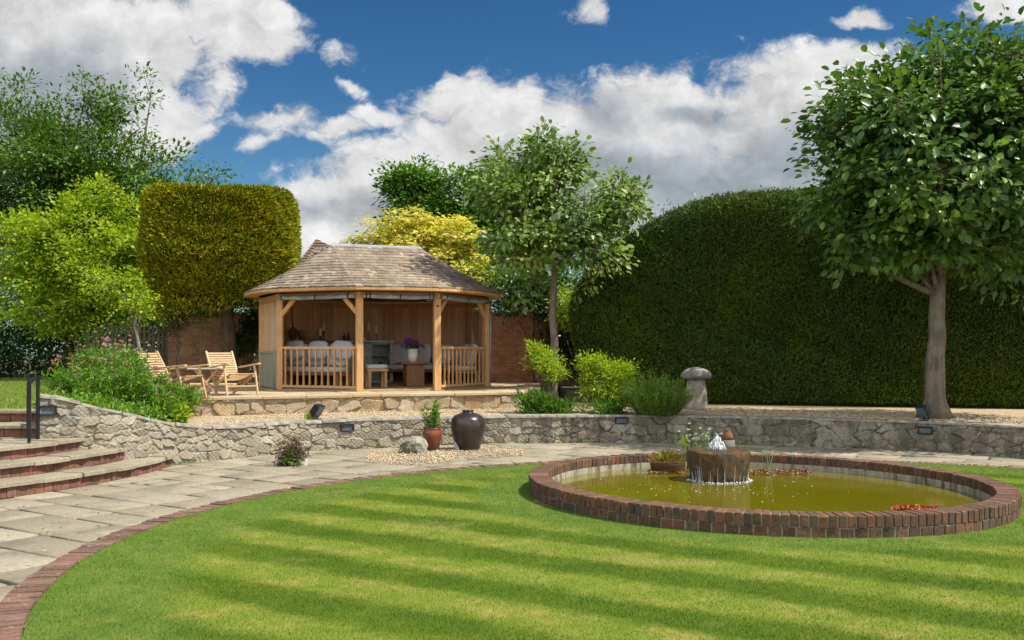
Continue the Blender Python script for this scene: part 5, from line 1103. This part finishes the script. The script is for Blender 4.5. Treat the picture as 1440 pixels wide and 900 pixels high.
# far green backdrop beyond the garden
def far_shrub(label, x, y, rx, rz, seed, mat): shrub('background_shrub', label, (x, y, .7), [((x, y, .7 + rz * .55), (rx, 1.2, rz), 70, 90, .36)], (.17, .09), mat, seed, group='background shrubs beyond the garden')
far_shrub('dark background shrub at the far left behind the tall tree trunk', -20.5, 35, 3.0, 3.4, 601, M_dsh)
far_shrub('dark background shrub behind the yellow green tree', -15.5, 36, 3.0, 3.2, 602, M_dsh)
far_shrub('dark background shrub between yellow green tree and clipped golden block', -11.4, 35, 2.4, 3.4, 603, M_dkt)
far_shrub('mid green background shrub behind the silvery tree trunk', .9, 29.5, 2.0, 2.6, 604, M_grn)
far_shrub('mid green background shrub behind the hedge shoulder', 3.6, 30, 1.8, 2.4, 605, M_grn)

# ------------------------------------------------------------------ gravel, garden objects
M_black = plain('black_metal', (.018, .018, .02), .45, .4, .2, var=.2)
M_lamp = plain('lamp_glass', (.10, .13, .16), .15, .5)
m = Mat('pebble'); m.col(m.ramp(m.island(), [(0, (.28, .18, .09)), (.25, (.43, .32, .18)), (.5, (.50, .40, .26)), (.75, (.57, .49, .37)), (1, (.35, .25, .14))]), .8); M_peb = m.m
OCV = np.array([(1, 0, 0), (-1, 0, 0), (0, 1, 0), (0, -1, 0), (0, 0, 1), (0, 0, -1)], float); OCF = np.array([(0, 2, 4), (2, 1, 4), (1, 3, 4), (3, 0, 4), (2, 0, 5), (1, 2, 5), (3, 1, 5), (0, 3, 5)])
def pebbles(name, pts, size, label, seed, mat=None):
    g = np.random.default_rng(seed); n = len(pts); a = g.uniform(0, 6.283, n); s = size * g.uniform(.5, 1.35, n); sh = g.uniform(.6, 1.1, (n, 3)) * np.array([1.15, .9, .65])
    v = OCV[None] * (sh * s[:, None])[:, None]; v = v + g.normal(size=v.shape) * (s * .14)[:, None, None]; c, q = np.cos(a)[:, None], np.sin(a)[:, None]
    V = np.stack([v[..., 0] * c - v[..., 1] * q, v[..., 0] * q + v[..., 1] * c, v[..., 2]], -1) + pts[:, None]
    return tag(link(name, npmesh(name, V.reshape(-1, 3), (OCF[None] + (np.arange(n) * 6)[:, None, None]).reshape(-1, 3)), mat or M_peb), label, 'gravel', None, 'stuff')
g = np.random.default_rng(401)
X_, Y_, NX, NY = [np.r_[a, b] for a, b in zip(frA[:4], frB[:4])]; kk = (X_ > -4.6) & (X_ < 8.2); X_, Y_, NX, NY = X_[kk], Y_[kk], NX[kk], NY[kk]
i = g.integers(0, len(X_), 26000); o = .30 + g.random(len(i)) ** 1.5 * 2.2; pts = np.stack([X_[i] - NX[i] * o, Y_[i] - NY[i] * o, .459 + g.random(len(i)) * .008], 1)
ed = TPt[1][1] + (pts[:, 0] - TPt[1][0]) * (TPt[2][1] - TPt[1][1]) / (TPt[2][0] - TPt[1][0]); pts = pts[((pts[:, 1] < ed - .03) | (pts[:, 0] > .3)) & (pts[:, 0] > -4.75 + .0)]
pebbles('gravel', pts, .016, 'pale golden gravel on the bed behind the retaining wall', 402)
def patch(n, px0, px1, py0, py1, z):
    u, v = g.random(n), g.normal(size=n) * .27 + .5; o = []
    for a, b in zip(u, v):
        b = min(1, max(0, b)); x, y = G(px0 + (px1 - px0) * a, py0 + (py1 - py0) * (b * (1 - abs(a - .5)) + .5 * abs(a - .5)), z); o.append((x, y, z + g.random() * .01))
    return np.array(o)
pebbles('gravel', np.concatenate([patch(1500, 515, 640, 632, 655, .006), patch(1100, 600, 735, 626, 645, .006)]), .017, 'loose gravel spread round the rock and pots on the paving', 403)

def recessed_light(px, py, zz, label):
    """flat black lamp set into the wall face"""
    D = None; best = 9
    for k_ in range(0, len(ALLX), 3):
        q = 720 + FL * ALLX[k_] / ALLY[k_]
        if abs(q - px) < best: best = abs(q - px); D = k_
    x, y, nx, ny = ALLX[D], ALLY[D], ALLN[D], ALLM[D]; z = CZ + (HY - py) / FL * y; a = math.atan2(-nx, ny) * -1; M = Matrix.Rotation(math.atan2(nx, -ny), 3, 'Z')
    t = thing('wall_light', label, 'wall light', (x + nx * .02, y + ny * .02, z), 'wall lights set into the retaining wall'); c = Vector((x + nx * .022, y + ny * .022, z))
    mb = MB(); T = lambda u, w, v: c + M @ Vector((u, w, v))
    for u, v, su, sv_ in ((0, .052, .22, .018), (0, -.052, .22, .018), (-.101, 0, .018, .088), (.101, 0, .018, .088)): mb.box(T(u, 0, v), (su, .06, sv_), M)
    mb.build('frame', M_black, t, bevel=.003); mb = MB(); mb.box(T(0, .012, 0), (.186, .03, .088), M); mb.build('lens', M_lamp, t)
ALLX, ALLY, ALLN, ALLM = [np.r_[a, b] for a, b in zip(frA[:4], frB[:4])]
recessed_light(66, 577, 0, 'small black wall light in the raised left end of the retaining wall')
recessed_light(489, 601, 0, 'slate grey wall light in the pale rubble left of the potted plant')
recessed_light(875, 591, 0, 'black wall light in the stained wall under the spiky bush')
recessed_light(1302, 605, 0, 'black wall light below the trunk of the big right tree')
def floodlight(px, py, z, yaw_, tilt, label):
    x, y = G(px, py, z); t = thing('floodlight', label, 'floodlight', (x, y, z), 'black floodlights on the wall top'); M = Matrix.Rotation(R(yaw_), 3, 'Z') @ Matrix.Rotation(R(tilt), 3, 'X'); c = Vector((x, y, z + .15)); T = lambda a, b, d: c + M @ Vector((a, b, d))
    mb = MB(); w, h = .19, .24
    vs = [T(sx * w / 2, -.05, sz * h / 2) for sz in (-1, 1) for sx in (-1, 1)] + [T(sx * w * .36, .07, sz * h * .34) for sz in (-1, 1) for sx in (-1, 1)]; mb.add(vs, [(0, 1, 3, 2), (4, 6, 7, 5), (0, 4, 5, 1), (2, 3, 7, 6), (0, 2, 6, 4), (1, 5, 7, 3)]); mb.build('housing', M_black, t, bevel=.006)
    mb = MB(); mb.box(T(0, -.054, 0), (w - .035, .006, h - .035), M); mb.build('glass', M_lamp, t)
    mb = MB(); mb.beam((x - .07, y, z + .012), (x + .07, y, z + .012), .04, .02); mb.beam((x, y, z + .02), (x, y, z + .10), .03, .02); mb.build('bracket', M_black, t)
floodlight(446, 590, .475, 62, 38, 'black floodlight tilted up on the wall top before the terrace')
floodlight(783, 579, .475, 55, 42, 'black floodlight tilted up beside the low bright green plant')
floodlight(1299, 592, .475, -60, 35, 'black floodlight tilted up at the foot of the big right tree')

# handrail by the steps
hr = thing('handrail', 'dark iron handrail with two flat uprights beside the garden steps', 'handrail', (-5.80, 11.95, .484)); mb = MB()
def flat(a, b, w, t_, nm, bev=.004): mb = MB(); mb.beam(a, b, w, t_); mb.build(nm, M_black, hr, bevel=bev)
A_, B_ = Vector((-5.80, 11.95, .484)), Vector((-5.93, 12.45, .484))
mb = MB(); mb.add([A_ + Vector(v) for v in ((-.024, -.016, .06), (.020, -.016, .06), (.024, -.016, .66), (.004, -.016, .84), (-.018, -.016, .70), (-.024, .016, .06), (.020, .016, .06), (.024, .016, .66), (.004, .016, .84), (-.018, .016, .70))], [(0, 1, 2, 3, 4), (9, 8, 7, 6, 5), (0, 5, 6, 1), (1, 6, 7, 2), (2, 7, 8, 3), (3, 8, 9, 4), (4, 9, 5, 0)]); mb.build('upright', M_black, hr)
mb = MB(); mb.beam(A_, A_ + Vector((.01, 0, .075)), .03, .03); mb.build('foot', M_black, hr)
mb = MB(); mb.beam(B_, B_ + Vector((0, 0, .80)), .035, .035); mb.build('upright', M_black, hr)
mb = MB(); mb.beam(A_ + Vector((0, .02, .72)), B_ + Vector((0, -.02, .78)), .02, .045); mb.build('top_rail', M_black, hr)

# ---- teak loungers and folding table on the terrace
TEAK = [(.50, .34, .18), (.57, .40, .22), (.45, .30, .155), (.62, .45, .27)]
M_teak = woodmat('teak', TEAK, .6, (22, 22, 22))
def lounger(label, x, y, ang):
    z0 = TZ + .003; t = thing('lounge_chair', label, 'chair', (x, y, z0), 'teak loungers on the terrace'); M = Matrix.Rotation(ang, 3, 'Z'); T = lambda a, b, c: Vector((x, y, z0)) + M @ Vector((a, b, c)); w = .60
    bk = []
    for s in (-1, 1):                                             # front legs run up and back, rear legs cross under the seat
        mb = MB(); mb.beam(T(s * w / 2, -.50, .0), T(s * w / 2, -.36, .56), .045, .028, up=tuple(M @ Vector((1, 0, 0)))); mb.build('front_leg', M_teak, t, bevel=.003)
        mb = MB(); mb.beam(T(s * (w / 2 - .035), .42, .0), T(s * (w / 2 - .035), -.42, .38), .045, .026, up=tuple(M @ Vector((1, 0, 0)))); mb.build('rear_leg', M_teak, t, bevel=.003)
        mb = MB(); mb.beam(T(s * (w / 2 + .01), -.55, .575), T(s * (w / 2 + .01), .22, .50), .075, .026); mb.build('armrest', M_teak, t, bevel=.006)
        mb = MB(); mb.beam(T(s * (w / 2 - .07), -.48, .36), T(s * (w / 2 - .07), .12, .22), .03, .05); mb.build('seat_rail', M_teak, t)
    mb = MB()
    for k in range(10): f = k / 9; mb.beam(T(-w / 2 + .06, -.47 + .58 * f, .395 - .135 * f - .02 * math.sin(math.pi * f)), T(w / 2 - .06, -.47 + .58 * f, .395 - .135 * f - .02 * math.sin(math.pi * f)), .048, .014, up=(0, 0, 1))
    mb.build('seat', M_teak, t)
    mb = MB(); up_ = M @ Vector((0, -1, .45))
    for k in range(13): f = k / 12; mb.beam(T(-w / 2 + .05, .12 + .30 * f + .03 * f * f, .26 + .50 * f), T(w / 2 - .05, .12 + .30 * f + .03 * f * f, .26 + .50 * f), .030, .014, up=tuple(up_))
    for s in (-1, 1): mb.beam(T(s * (w / 2 - .045), .10, .20), T(s * (w / 2 - .045), .46, .80), .03, .035)
    mb.build('backrest', M_teak, t)
    mb = MB(); mb.beam(T(-w / 2, -.455, .17), T(w / 2, -.455, .17), .03, .03); mb.build('stretcher', M_teak, t)
    return t
x, y = G(322, 555, TZ); lounger('slatted teak lounger standing clear beside the summerhouse', x + .02, y, R(42))
x, y = G(236, 562, TZ); lounger('slatted teak lounger half hidden behind the flowering bank', x - .02, y + .15, R(72))
x, y = G(288, 556, TZ); z0 = TZ + .003; t = thing('folding_table', 'small folding table with crossed legs between the two teak loungers', 'table', (x, y + .1, z0)); c = Vector((x, y + .1, z0)); Mt = Matrix.Rotation(R(15), 3, 'Z'); T = lambda a, b, d: c + Mt @ Vector((a, b, d))
mb = MB(); [mb.beam(T(-.33, -.24 + .08 * k, .485), T(.33, -.24 + .08 * k, .485), .072, .018) for k in range(7)]; mb.build('tabletop', woodmat('silvered_teak', [(.46, .40, .32), (.52, .46, .38)], .6), t)
for s in (-1, 1):
    for q in (-1, 1): mb = MB(); mb.beam(T(q * .20, s * .22 - .012 * q, 0), T(-q * .20, s * .22 - .012 * q, .474), .035, .02, up=tuple(Mt @ Vector((0, 1, 0)))); mb.build('leg', M_teak, t)
mb = MB(); mb.beam(T(.16, -.23, .07), T(.16, .23, .07), .03, .02); mb.build('stretcher', M_teak, t)
x, y = G(332, 545, TZ); q = Vector((x, 20.0, TZ + .003)); t = thing('low_bench', 'low pale plank bench behind the lounger against the summerhouse end', 'bench', q); mb = MB(); mb.box(q + Vector((0, 0, .135)), (1.05, .32, .04)); mb.build('top', M_teak, t, bevel=.005)
for s in (-1, 1): mb = MB(); mb.box(q + Vector((s * .42, 0, .057)), (.06, .28, .113)); mb.build('leg', M_teak, t)

# ---- pots, rock and small things on the paving
def glaze(name, a, b, r): m = Mat(name); c = m.coord(); m.col(m.mix(m.step(m.noise(c, 5, 5), .4, .65), a, b), r); m.set('Specular IOR Level', .5); m.bump(m.noise(c, 18, 3), .12, .01); return m.m
x, y = G(658, 632.5); t = thing('urn', 'large black brown glazed urn with narrow neck', 'urn', (x, y, .004)); mb = MB(); mb.lathe([(.175, 0), (.19, .02), (.235, .16), (.27, .32), (.278, .42), (.262, .49), (.215, .545), (.13, .582), (.088, .594), (.085, .612), (.10, .625), (.095, .634), (.075, .63), (.07, .56)], (x, y, .004), 40); mb.build('body', glaze('black_glaze', (.022, .020, .018), (.05, .034, .024), .28), t, smooth=True)
x, y = G(608, 633.5); t = thing('plant_pot', 'glossy red brown glazed pot holding an upright leafy plant', 'plant pot', (x, y, .004)); mb = MB(); mb.lathe([(.095, 0), (.10, .015), (.125, .10), (.15, .21), (.158, .27), (.146, .318), (.136, .335), (.15, .352), (.148, .36), (.128, .357), (.12, .30)], (x, y, .004), 32); mb.build('pot', glaze('red_glaze', (.20, .055, .03), (.11, .035, .022), .25), t, smooth=True)
mb = MB(); mb.lathe([(.122, .31), (.01, .325)], (x, y, .004), 20); mb.build('soil', M_earth, t)
g = np.random.default_rng(61); Pp = []; Aa = []; mb = MB()
for i_ in range(13):
    th = g.uniform(0, 6.283); b = Vector((x + .06 * math.cos(th), y + .06 * math.sin(th), .32)); h = g.uniform(.22, .50); tip = b + Vector((math.cos(th) * .07 + g.normal() * .03, math.sin(th) * .07 + g.normal() * .03, h)); mb.tube([b, tip], [.006, .003], 5)
    for k in range(int(h * 90)): f = g.uniform(.1, 1.0); a = g.uniform(0, 6.283); Pp.append(tuple(b.lerp(tip, f))); Aa.append((math.cos(a), math.sin(a), .55))
q = thing('potted_plant', 'upright green leafy plant growing in the red brown pot', 'plant', (x, y, .32)); mb.build('stems', M_stem, q); n = len(Pp); leaves('foliage', np.array(Pp), np.array(Aa), rdir(g, n) + np.array([0, 0, 1.2]), g.uniform(.06, .10, n), .022, 'diamond', M_herb, q)
def rock(name, label, cat, c, size, seed, mat, sub=4, rough=.22):
    bm = bmesh.new(); bmesh.ops.create_icosphere(bm, subdivisions=sub, radius=1); g = np.random.default_rng(seed); ks = g.normal(size=(7, 3)) * 1.6; ph = g.uniform(0, 6, 7); pl = unit(g.normal(size=(9, 3))); dd = g.uniform(.62, .95, 9)
    for v in bm.verts:
        p = np.array(v.co); r = 1.0
        for q, d in zip(pl, dd):
            e = p @ q
            if e * r > d: r = d / e
        r *= 1 + rough * .25 * sum(math.sin(ks[i] @ p * 2.4 + ph[i]) for i in range(7)) / 2.6 + g.normal() * .012; v.co = Vector(p * r)
        v.co.x *= size[0]; v.co.y *= size[1]; v.co.z = max(-.3 * size[2], v.co.z * size[2])
    me = bpy.data.meshes.new(name); bm.to_mesh(me); bm.free(); me.transform(Matrix.Translation(Vector(c))); return tag(link(name, me, mat, None, c), label, cat, None, 'thing')
m = Mat('lichened_rock'); c = m.coord('World'); f = m.noise(c, 14, 7, .7); k = m.ramp(f, [(.3, (.10, .09, .07)), (.5, (.27, .25, .20)), (.7, (.44, .42, .37))]); m.col(m.mix(m.step(m.noise(c, 6, 4), .5, .62), k, (.06, .07, .03)), .9); m.bump(f, .7, .02); M_rock = m.m
x, y = G(585, 637); rock('rock', 'rough lichen covered grey rock on the gravel by the red pot', 'rock', (x, y, .06), (.20, .17, .20), 7, M_rock)
g = np.random.default_rng(62); n = 260; d = rdir(g, n); pos = np.array([x - .10, y - .10, .05]) + d * np.array([.13, .09, .10]); pos[:, 2] = np.abs(pos[:, 2]) + .004
tag(leaves('creeping_plant', pos, d + np.array([0, 0, .5]), rdir(g, n), .045, .014, 'diamond', leafmat('grey_green_leaf', [(.07, .085, .04), (.12, .13, .06), (.05, .06, .03)]), None, (x - .1, y - .1, .004)), 'grey green plant creeping over the front of the rock', 'plant', None, 'thing')
x, y = G(644, 633.5); q = Vector((x, y, .078)); mb = MB(); Mf = Matrix.Rotation(R(-14), 3, 'X') @ Matrix.Rotation(R(8), 3, 'Z'); vs = []
for s in (-1, 1):
    for a in range(40):                                          # coiled ridges of the fossil disc
        t_ = 2 * math.pi * a / 40; 
        for r in (.07, .055, .04, .02): vs.append(q + Mf @ Vector((r * math.cos(t_), s * (.012 + (.012 if r in (.055, .02) else .004) + .003 * math.sin(t_ * 13)), r * 1.05 * math.sin(t_))))
for s in (0, 1):
    for a in range(40):
        b = (a + 1) % 40
        for k in range(3): mb.f.append((s * 160 + a * 4 + k, s * 160 + a * 4 + k + 1, s * 160 + b * 4 + k + 1, s * 160 + b * 4 + k))
    mb.f.append(tuple(s * 160 + a * 4 + 3 for a in range(40)))
mb.f += [(a * 4, ((a + 1) % 40) * 4, 160 + ((a + 1) % 40) * 4, 160 + a * 4) for a in range(40)]; mb.v = [tuple(v) for v in vs]; mb.m = [0] * len(mb.f)
one('fossil', 'round ribbed pale stone disc leaning against the urn', 'stone disc', mb, plain('pale_fossil', (.42, .41, .38), .8, .2, var=.35, scale=30), (x, y, .004), False)
x, y = G(411, 654); shrub('dark_leaved_plant', 'small dark red brown leaved plant growing from the paving by the wall', (x, y, .003), [((x, y, .20), (.20, .19, .18), 30, 40, .05), ((x, y, .10), (.22, .2, .08), 14, 30, .04)], (.055, .016), leafmat('plum_leaf', [(.05, .022, .018), (.10, .045, .03), (.075, .05, .03), (.14, .07, .05)], .5, .2), 501, cat='plant', jit=.8)
shrub('green_sprig', 'fresh green sprig growing within the dark red brown plant', (x + .02, y - .12, .003), [((x + .02, y - .13, .13), (.08, .06, .11), 10, 26, .04)], (.055, .02), M_herb, 502, cat='plant', stems=4)
x, y = G(430, 655); q = Vector((x, y, .004)); mb = MB(); mb.add([q + Vector(v) for v in ((-.02, 0, 0), (.02, 0, 0), (.022, .004, .075), (-.004, .004, .10), (-.02, .004, .06), (-.02, .012, 0), (.02, .012, 0), (.022, .014, .075), (-.004, .014, .10), (-.02, .014, .06))], [(0, 1, 2, 3, 4), (9, 8, 7, 6, 5), (0, 5, 6, 1), (1, 6, 7, 2), (2, 7, 8, 3), (3, 8, 9, 4), (4, 9, 5, 0)]); one('plant_marker', 'tiny white plant marker beside the dark red brown plant', 'plant marker', mb, plain('white_marker', (.75, .74, .72), .6), q, False)
x, y = G(433, 590, .47); q = (x, y + .12, .465); g = np.random.default_rng(64); n = 90; pos = np.array(q) + np.c_[g.normal(size=(n, 2)) * .03, np.zeros(n)]; tag(leaves('grass_tuft', pos, unit(np.c_[g.normal(size=(n, 2)) * .5, np.ones(n)]), rdir(g, n), g.uniform(.12, .24, n), .012, 'blade', M_yg, None, q), 'small yellow green grass tuft behind the left floodlight', 'plant', None, 'thing')

# ---- staddle stone
x, y = G(979, 575.5, .46); t = thing('staddle_stone', 'mushroom shaped grey staddle stone before the hedge', 'staddle stone', (x, y, .455)); c = (x, y, .455)
mb = MB(); mb.lathe([(.245, 0), (.235, .05), (.205, .30), (.175, .52), (.165, .575)], c, 28, jit=.03); mb.build('stem', (lambda m: m)(stonem := plain('staddle_stem', (.30, .27, .21), .95, .1, var=.4, scale=9)), t, smooth=True)
m = Mat('staddle_cap'); cc = m.coord(); f = m.noise(cc, 9, 7, .7); m.col(m.ramp(f, [(.3, (.09, .088, .075)), (.5, (.18, .175, .155)), (.72, (.34, .33, .29))]), .95); m.bump(f, .7, .02)
mb = MB(); mb.lathe([(.15, .576), (.27, .60), (.298, .635), (.292, .675), (.25, .735), (.17, .785), (.07, .81), (.01, .815)], c, 32, jit=.02); mb.build('cap', m.m, t, smooth=True)

# ---- millstone fountain and pond plants
x, y = 2.50, 12.05; fz = .03; t = thing('fountain', 'mossy brown millstone fountain bubbling in the pond', 'fountain', (x, y, fz))
m = Mat('wet_mossy_stone'); c = m.coord(); f = m.noise(m.vmul(c, (1, 1, .45)), 17, 7, .75); f2 = m.noise(c, 5, 5, .65)
k = m.ramp(f, [(.28, (.018, .011, .005)), (.46, (.065, .034, .010)), (.6, (.16, .085, .017)), (.75, (.27, .17, .034))]); m.col(m.mix(m.step(f2, .5, .66), k, (.045, .042, .012)), .5); m.set('Specular IOR Level', .5); m.bump(f, 1.0, .05); M_wet = m.m
prof = [(.335, -.04), (.342, .06), (.352, .12), (.365, .20), (.372, .28), (.375, .335), (.362, .362), (.335, .372), (.28, .366), (.12, .360), (.01, .358)]
mb = MB(); mb.lathe(prof, (x, y, fz), 72, jit=.035); o = mb.build('drum', M_wet, t, smooth=True)
m = Mat('white_water'); c = m.coord(); f = m.noise(m.vmul(c, (1, 1, .35)), 40, 5, .7); m.col(m.ramp(f, [(.3, (.50, .54, .56)), (.6, (.85, .87, .88))]), .15); m.set('Specular IOR Level', .5); m.bump(f, .8, .02); m.set('Transmission Weight', .25); m.set('IOR', 1.2); M_jet = m.m
mb = MB(); gj = np.random.default_rng(88)
for i_ in range(150):                                            # a low bubbling head of many falling strands
    a = gj.uniform(0, 6.283); rp = .07 * gj.random() ** .7; hp = gj.uniform(.6, 1.0) * .22 * (1 - .55 * rp / .07); q0 = Vector((x - .02 + gj.normal() * .018, y + gj.normal() * .018, fz + .35)); dr = Vector((math.cos(a), math.sin(a), 0))
    pts_ = [q0, q0 + dr * rp * .35 + Vector((0, 0, hp * .75)), q0 + dr * rp * .7 + Vector((0, 0, hp)), q0 + dr * rp * 1.1 + Vector((0, 0, hp * .7)), q0 + dr * rp * 1.5 + Vector((0, 0, .015))]; w_ = gj.uniform(.005, .011); mb.tube(pts_, [w_ * 1.6, w_ * 1.2, w_, w_ * .9, w_ * .8], 5)
mb.lathe([(.085, .358), (.075, .40), (.055, .45), (.035, .50), (.012, .535)], (x - .02, y, fz), 20, jit=.3)
for i_ in range(50):
    q0 = Vector((x - .02, y, fz + .365)) + Vector((gj.uniform(-.07, .07), gj.uniform(-.07, .07), gj.uniform(0, .05))); rr_ = gj.uniform(.003, .008); mb.lathe([(rr_ * .5, -rr_ * .8), (rr_, 0), (rr_ * .5, rr_ * .8)], q0, 5)
mb.build('water_jet', M_jet, t, smooth=True)
g = np.random.default_rng(65)
mb = MB()
for i_ in range(26):                                             # trickles down the drum
    a = g.uniform(-3.0, .2); h0 = g.uniform(.05, .20); r0 = np.interp(h0, [.06, .12, .2, .28], [.342, .352, .365, .372]) + .006; mb.tube([(x + r0 * math.cos(a), y + r0 * math.sin(a), fz + h0), (x + .345 * math.cos(a), y + .345 * math.sin(a), fz + .002)], [.0018, .0035], 4)
mb.build('trickles', M_jet, t)
n = 90; a = g.uniform(-3.1, .1, n); pts = np.stack([x + (.345 + np.abs(g.normal(size=n)) * .03) * np.cos(a), y + (.345 + np.abs(g.normal(size=n)) * .03) * np.sin(a), np.full(n, fz + .002)], 1); o = pebbles('foam', pts, .018, 'white foam where the fountain runs into the pond', 66, M_jet); o['category'] = 'foam'
m = Mat('floating_petal'); m.col(m.ramp(m.island(), [(0, (.62, .58, .32)), (1, (.78, .74, .5))]), .6); M_pet = m.m
n = 85; pp = np.stack([x - .25 + g.normal(size=n) * .55, y - .75 + g.normal(size=n) * .42], 1); pp = pp[[(math.hypot(a - x, b - y) > .42) and pool_in(a, b, -.35) for a, b in pp]]; n = len(pp)
tag(leaves('floating_petals', np.c_[pp, np.full(n, .031)], np.c_[g.normal(size=(n, 2)), np.zeros(n)], np.tile([0, 0, 1.0], (n, 1)) + g.normal(size=(n, 3)) * .08, .024, .019, 'diamond', M_pet), 'pale petals scattered over the water before the fountain', 'petals', None, 'stuff')
def weed(pts, label, cols, seed, sz=.05):
    g = np.random.default_rng(seed); n = len(pts); tag(leaves('water_weed', pts, np.c_[g.normal(size=(n, 2)), g.random(n) * .5], rdir(g, n) + np.array([0, 0, 1.2]), sz, sz * .5, 'diamond', leafmat('weed_%d' % seed, cols, .5, .1), None, tuple(pts.mean(0) * [1, 1, 0] + [0, 0, .03])), label, 'water weed', None, 'thing')
def cloud(px0, px1, py0, py1, n, z): u, v = g.random(n), g.random(n); return np.array([(*G(px0 + (px1 - px0) * a, py0 + (py1 - py0) * b, z), z + g.random() * .012) for a, b in zip(u, v)])
RB = [(.16, .07, .03), (.24, .12, .05), (.12, .06, .025), (.28, .17, .07)]
weed(cloud(1050, 1138, 662, 668.5, 420, .034), 'brown floating weed right of the fountain by the back wall', RB, 71)
weed(cloud(914, 966, 660, 667, 300, .034), 'brown weed fringe in front of the planted basket', RB, 72)
weed(cloud(1256, 1318, 712.5, 717.5, 420, .034), 'rust red weed floating near the front edge of the pond', [(.30, .05, .015), (.38, .09, .02), (.24, .04, .012)], 73, .04)
x, y = G(940, 663, .04); t = thing('pond_basket', 'dark basket of orange and yellow green marginal plants in the pond', 'pond plant', (x, y + .1, .03)); mb = MB(); mb.lathe([(.20, -.02), (.225, .10), (.22, .10), (.19, .09)], (x, y + .1, .03), 20, jit=.05); mb.build('basket', M_dark, t)
n = 330; d = rdir(g, n); d[:, 2] = np.abs(d[:, 2]); pos = np.array([x, y + .08, .15]) + d * np.array([.23, .15, .10]) * g.random((n, 1)) ** .5
leaves('foliage', pos, d + np.array([0, 0, .6]), rdir(g, n), g.uniform(.04, .09, n), .02, 'diamond', leafmat('marginal_leaf', [(.22, .07, .04), (.20, .20, .02), (.30, .26, .03), (.12, .15, .02), (.28, .10, .05)], .5, .3), t)
mb = MB(); [mb.tube([(x + .17, y + .05, .12), (x + .20 + .03 * k, y + .05, .36 + .06 * k)], [.005, .002], 4) for k in range(3)]; mb.build('stems', M_stem, t)
n = 40; pos = np.array([x + .21, y + .05, .40]) + g.normal(size=(n, 3)) * np.array([.03, .03, .05]); leaves('tall_leaves', pos, rdir(g, n), rdir(g, n), .06, .02, 'diamond', M_yg, t)
def reeds(label, px, D, n, h, mat, seed, spread=.05, name='reed', fl=0):
    g = np.random.default_rng(seed); x = (px - 720) / FL * D; t = thing(name, label, 'pond plant', (x, D, .03)); b = np.c_[x + g.normal(size=n) * spread, D + g.normal(size=n) * spread * .6, np.full(n, .02)]; hh = h * g.uniform(.6, 1.0, n); d = unit(np.c_[g.normal(size=(n, 2)) * .10, np.ones(n)]); leaves('blades', b, d, np.c_[g.normal(size=(n, 2)), np.zeros(n)], hh, .016, 'blade', mat, t)
    if fl:
        k = g.integers(0, n, fl); tips = b[k] + d[k] * hh[k][:, None] * g.uniform(.6, 1.03, (fl, 1)) + g.normal(size=(fl, 3)) * .03; blooms(t, g, tips, 7, .002, leafmat('white_petal', [(.75, .74, .70), (.65, .65, .6)], .6, .3), .020, .014)
reeds('clump of thin stems with small white flowers behind the fountain', 984, 13.05, 70, .66, M_stem, 81, .13, 'white_flowered_reed', 46)
reeds('two tone upright reed blades right of the fountain', 1077, 12.75, 9, .48, leafmat('reed_leaf', [(.16, .26, .08), (.30, .36, .20), (.12, .2, .06)]), 82, .025)
reeds('short reed blades close to the right side of the fountain', 1046, 12.9, 12, .52, M_grn, 83, .05)
x, y = G(1023, 641); q = Vector((x, 15.2, .004)); q.x = (1023 - 720) / FL * 15.2; t = thing('stone_jar', 'small terracotta topped grey jar by the wall behind the fountain', 'jar', q); mb = MB(); mb.lathe([(.10, 0), (.115, .10), (.11, .22), (.09, .225)], q, 18); mb.build('base', plain('grey_stone', (.15, .145, .125), .9), t, smooth=True); mb = MB(); mb.lathe([(.095, .225), (.085, .29), (.055, .345), (.045, .37), (.05, .38)], q, 18); mb.build('top', plain('terracotta', (.17, .07, .04), .8), t, smooth=True)

# scraps: small fallen leaves on the paving, weeds in its joints
g = np.random.default_rng(701); o = []
while len(o) < 320:
    x, y = g.uniform(-6, 8), g.uniform(7, 17)
    if math.hypot(x - LC[0], y - LC[1]) > LR + .3 and y < np.interp(x, [-6, -4.8, -3.5, -1.7, 1, 3.8, 6.4, 8], [11, 13, 15, 16.2, 16.8, 16.5, 15.5, 14]): o.append((x, y, .004))
n = len(o); m = Mat('fallen_leaf'); m.col(m.ramp(m.island(), [(0, (.10, .065, .03)), (.4, (.22, .15, .06)), (.75, (.12, .13, .04)), (1, (.5, .46, .36))]), .8)
tag(leaves('fallen_leaves', np.array(o), np.c_[g.normal(size=(n, 2)), g.random(n) * .3], np.tile([0, 0, 1.0], (n, 1)) + g.normal(size=(n, 3)) * .3, g.uniform(.02, .045, n), .018, 'diamond', m.m), 'small fallen leaves and scraps lying on the flagstones', 'fallen leaves', None, 'stuff')
i = g.integers(0, len(ALLX), 900); o = g.random(900) ** 3 * .10 + .035; pw = np.stack([ALLX[i] + ALLN[i] * o, ALLY[i] + ALLM[i] * o, np.full(900, .0)], 1); cl_ = np.sin(ALLX[i] * 3.1) * np.sin(ALLX[i] * 7.3 + 1) > .25; pw = pw[cl_]; n = len(pw)
tag(leaves('weeds', pw, unit(rdir(g, n) * .6 + np.array([0, 0, .9])), rdir(g, n), g.uniform(.03, .09, n), .014, 'diamond', M_herb), 'little weeds and moss at the foot of the retaining wall', 'weeds', None, 'stuff')
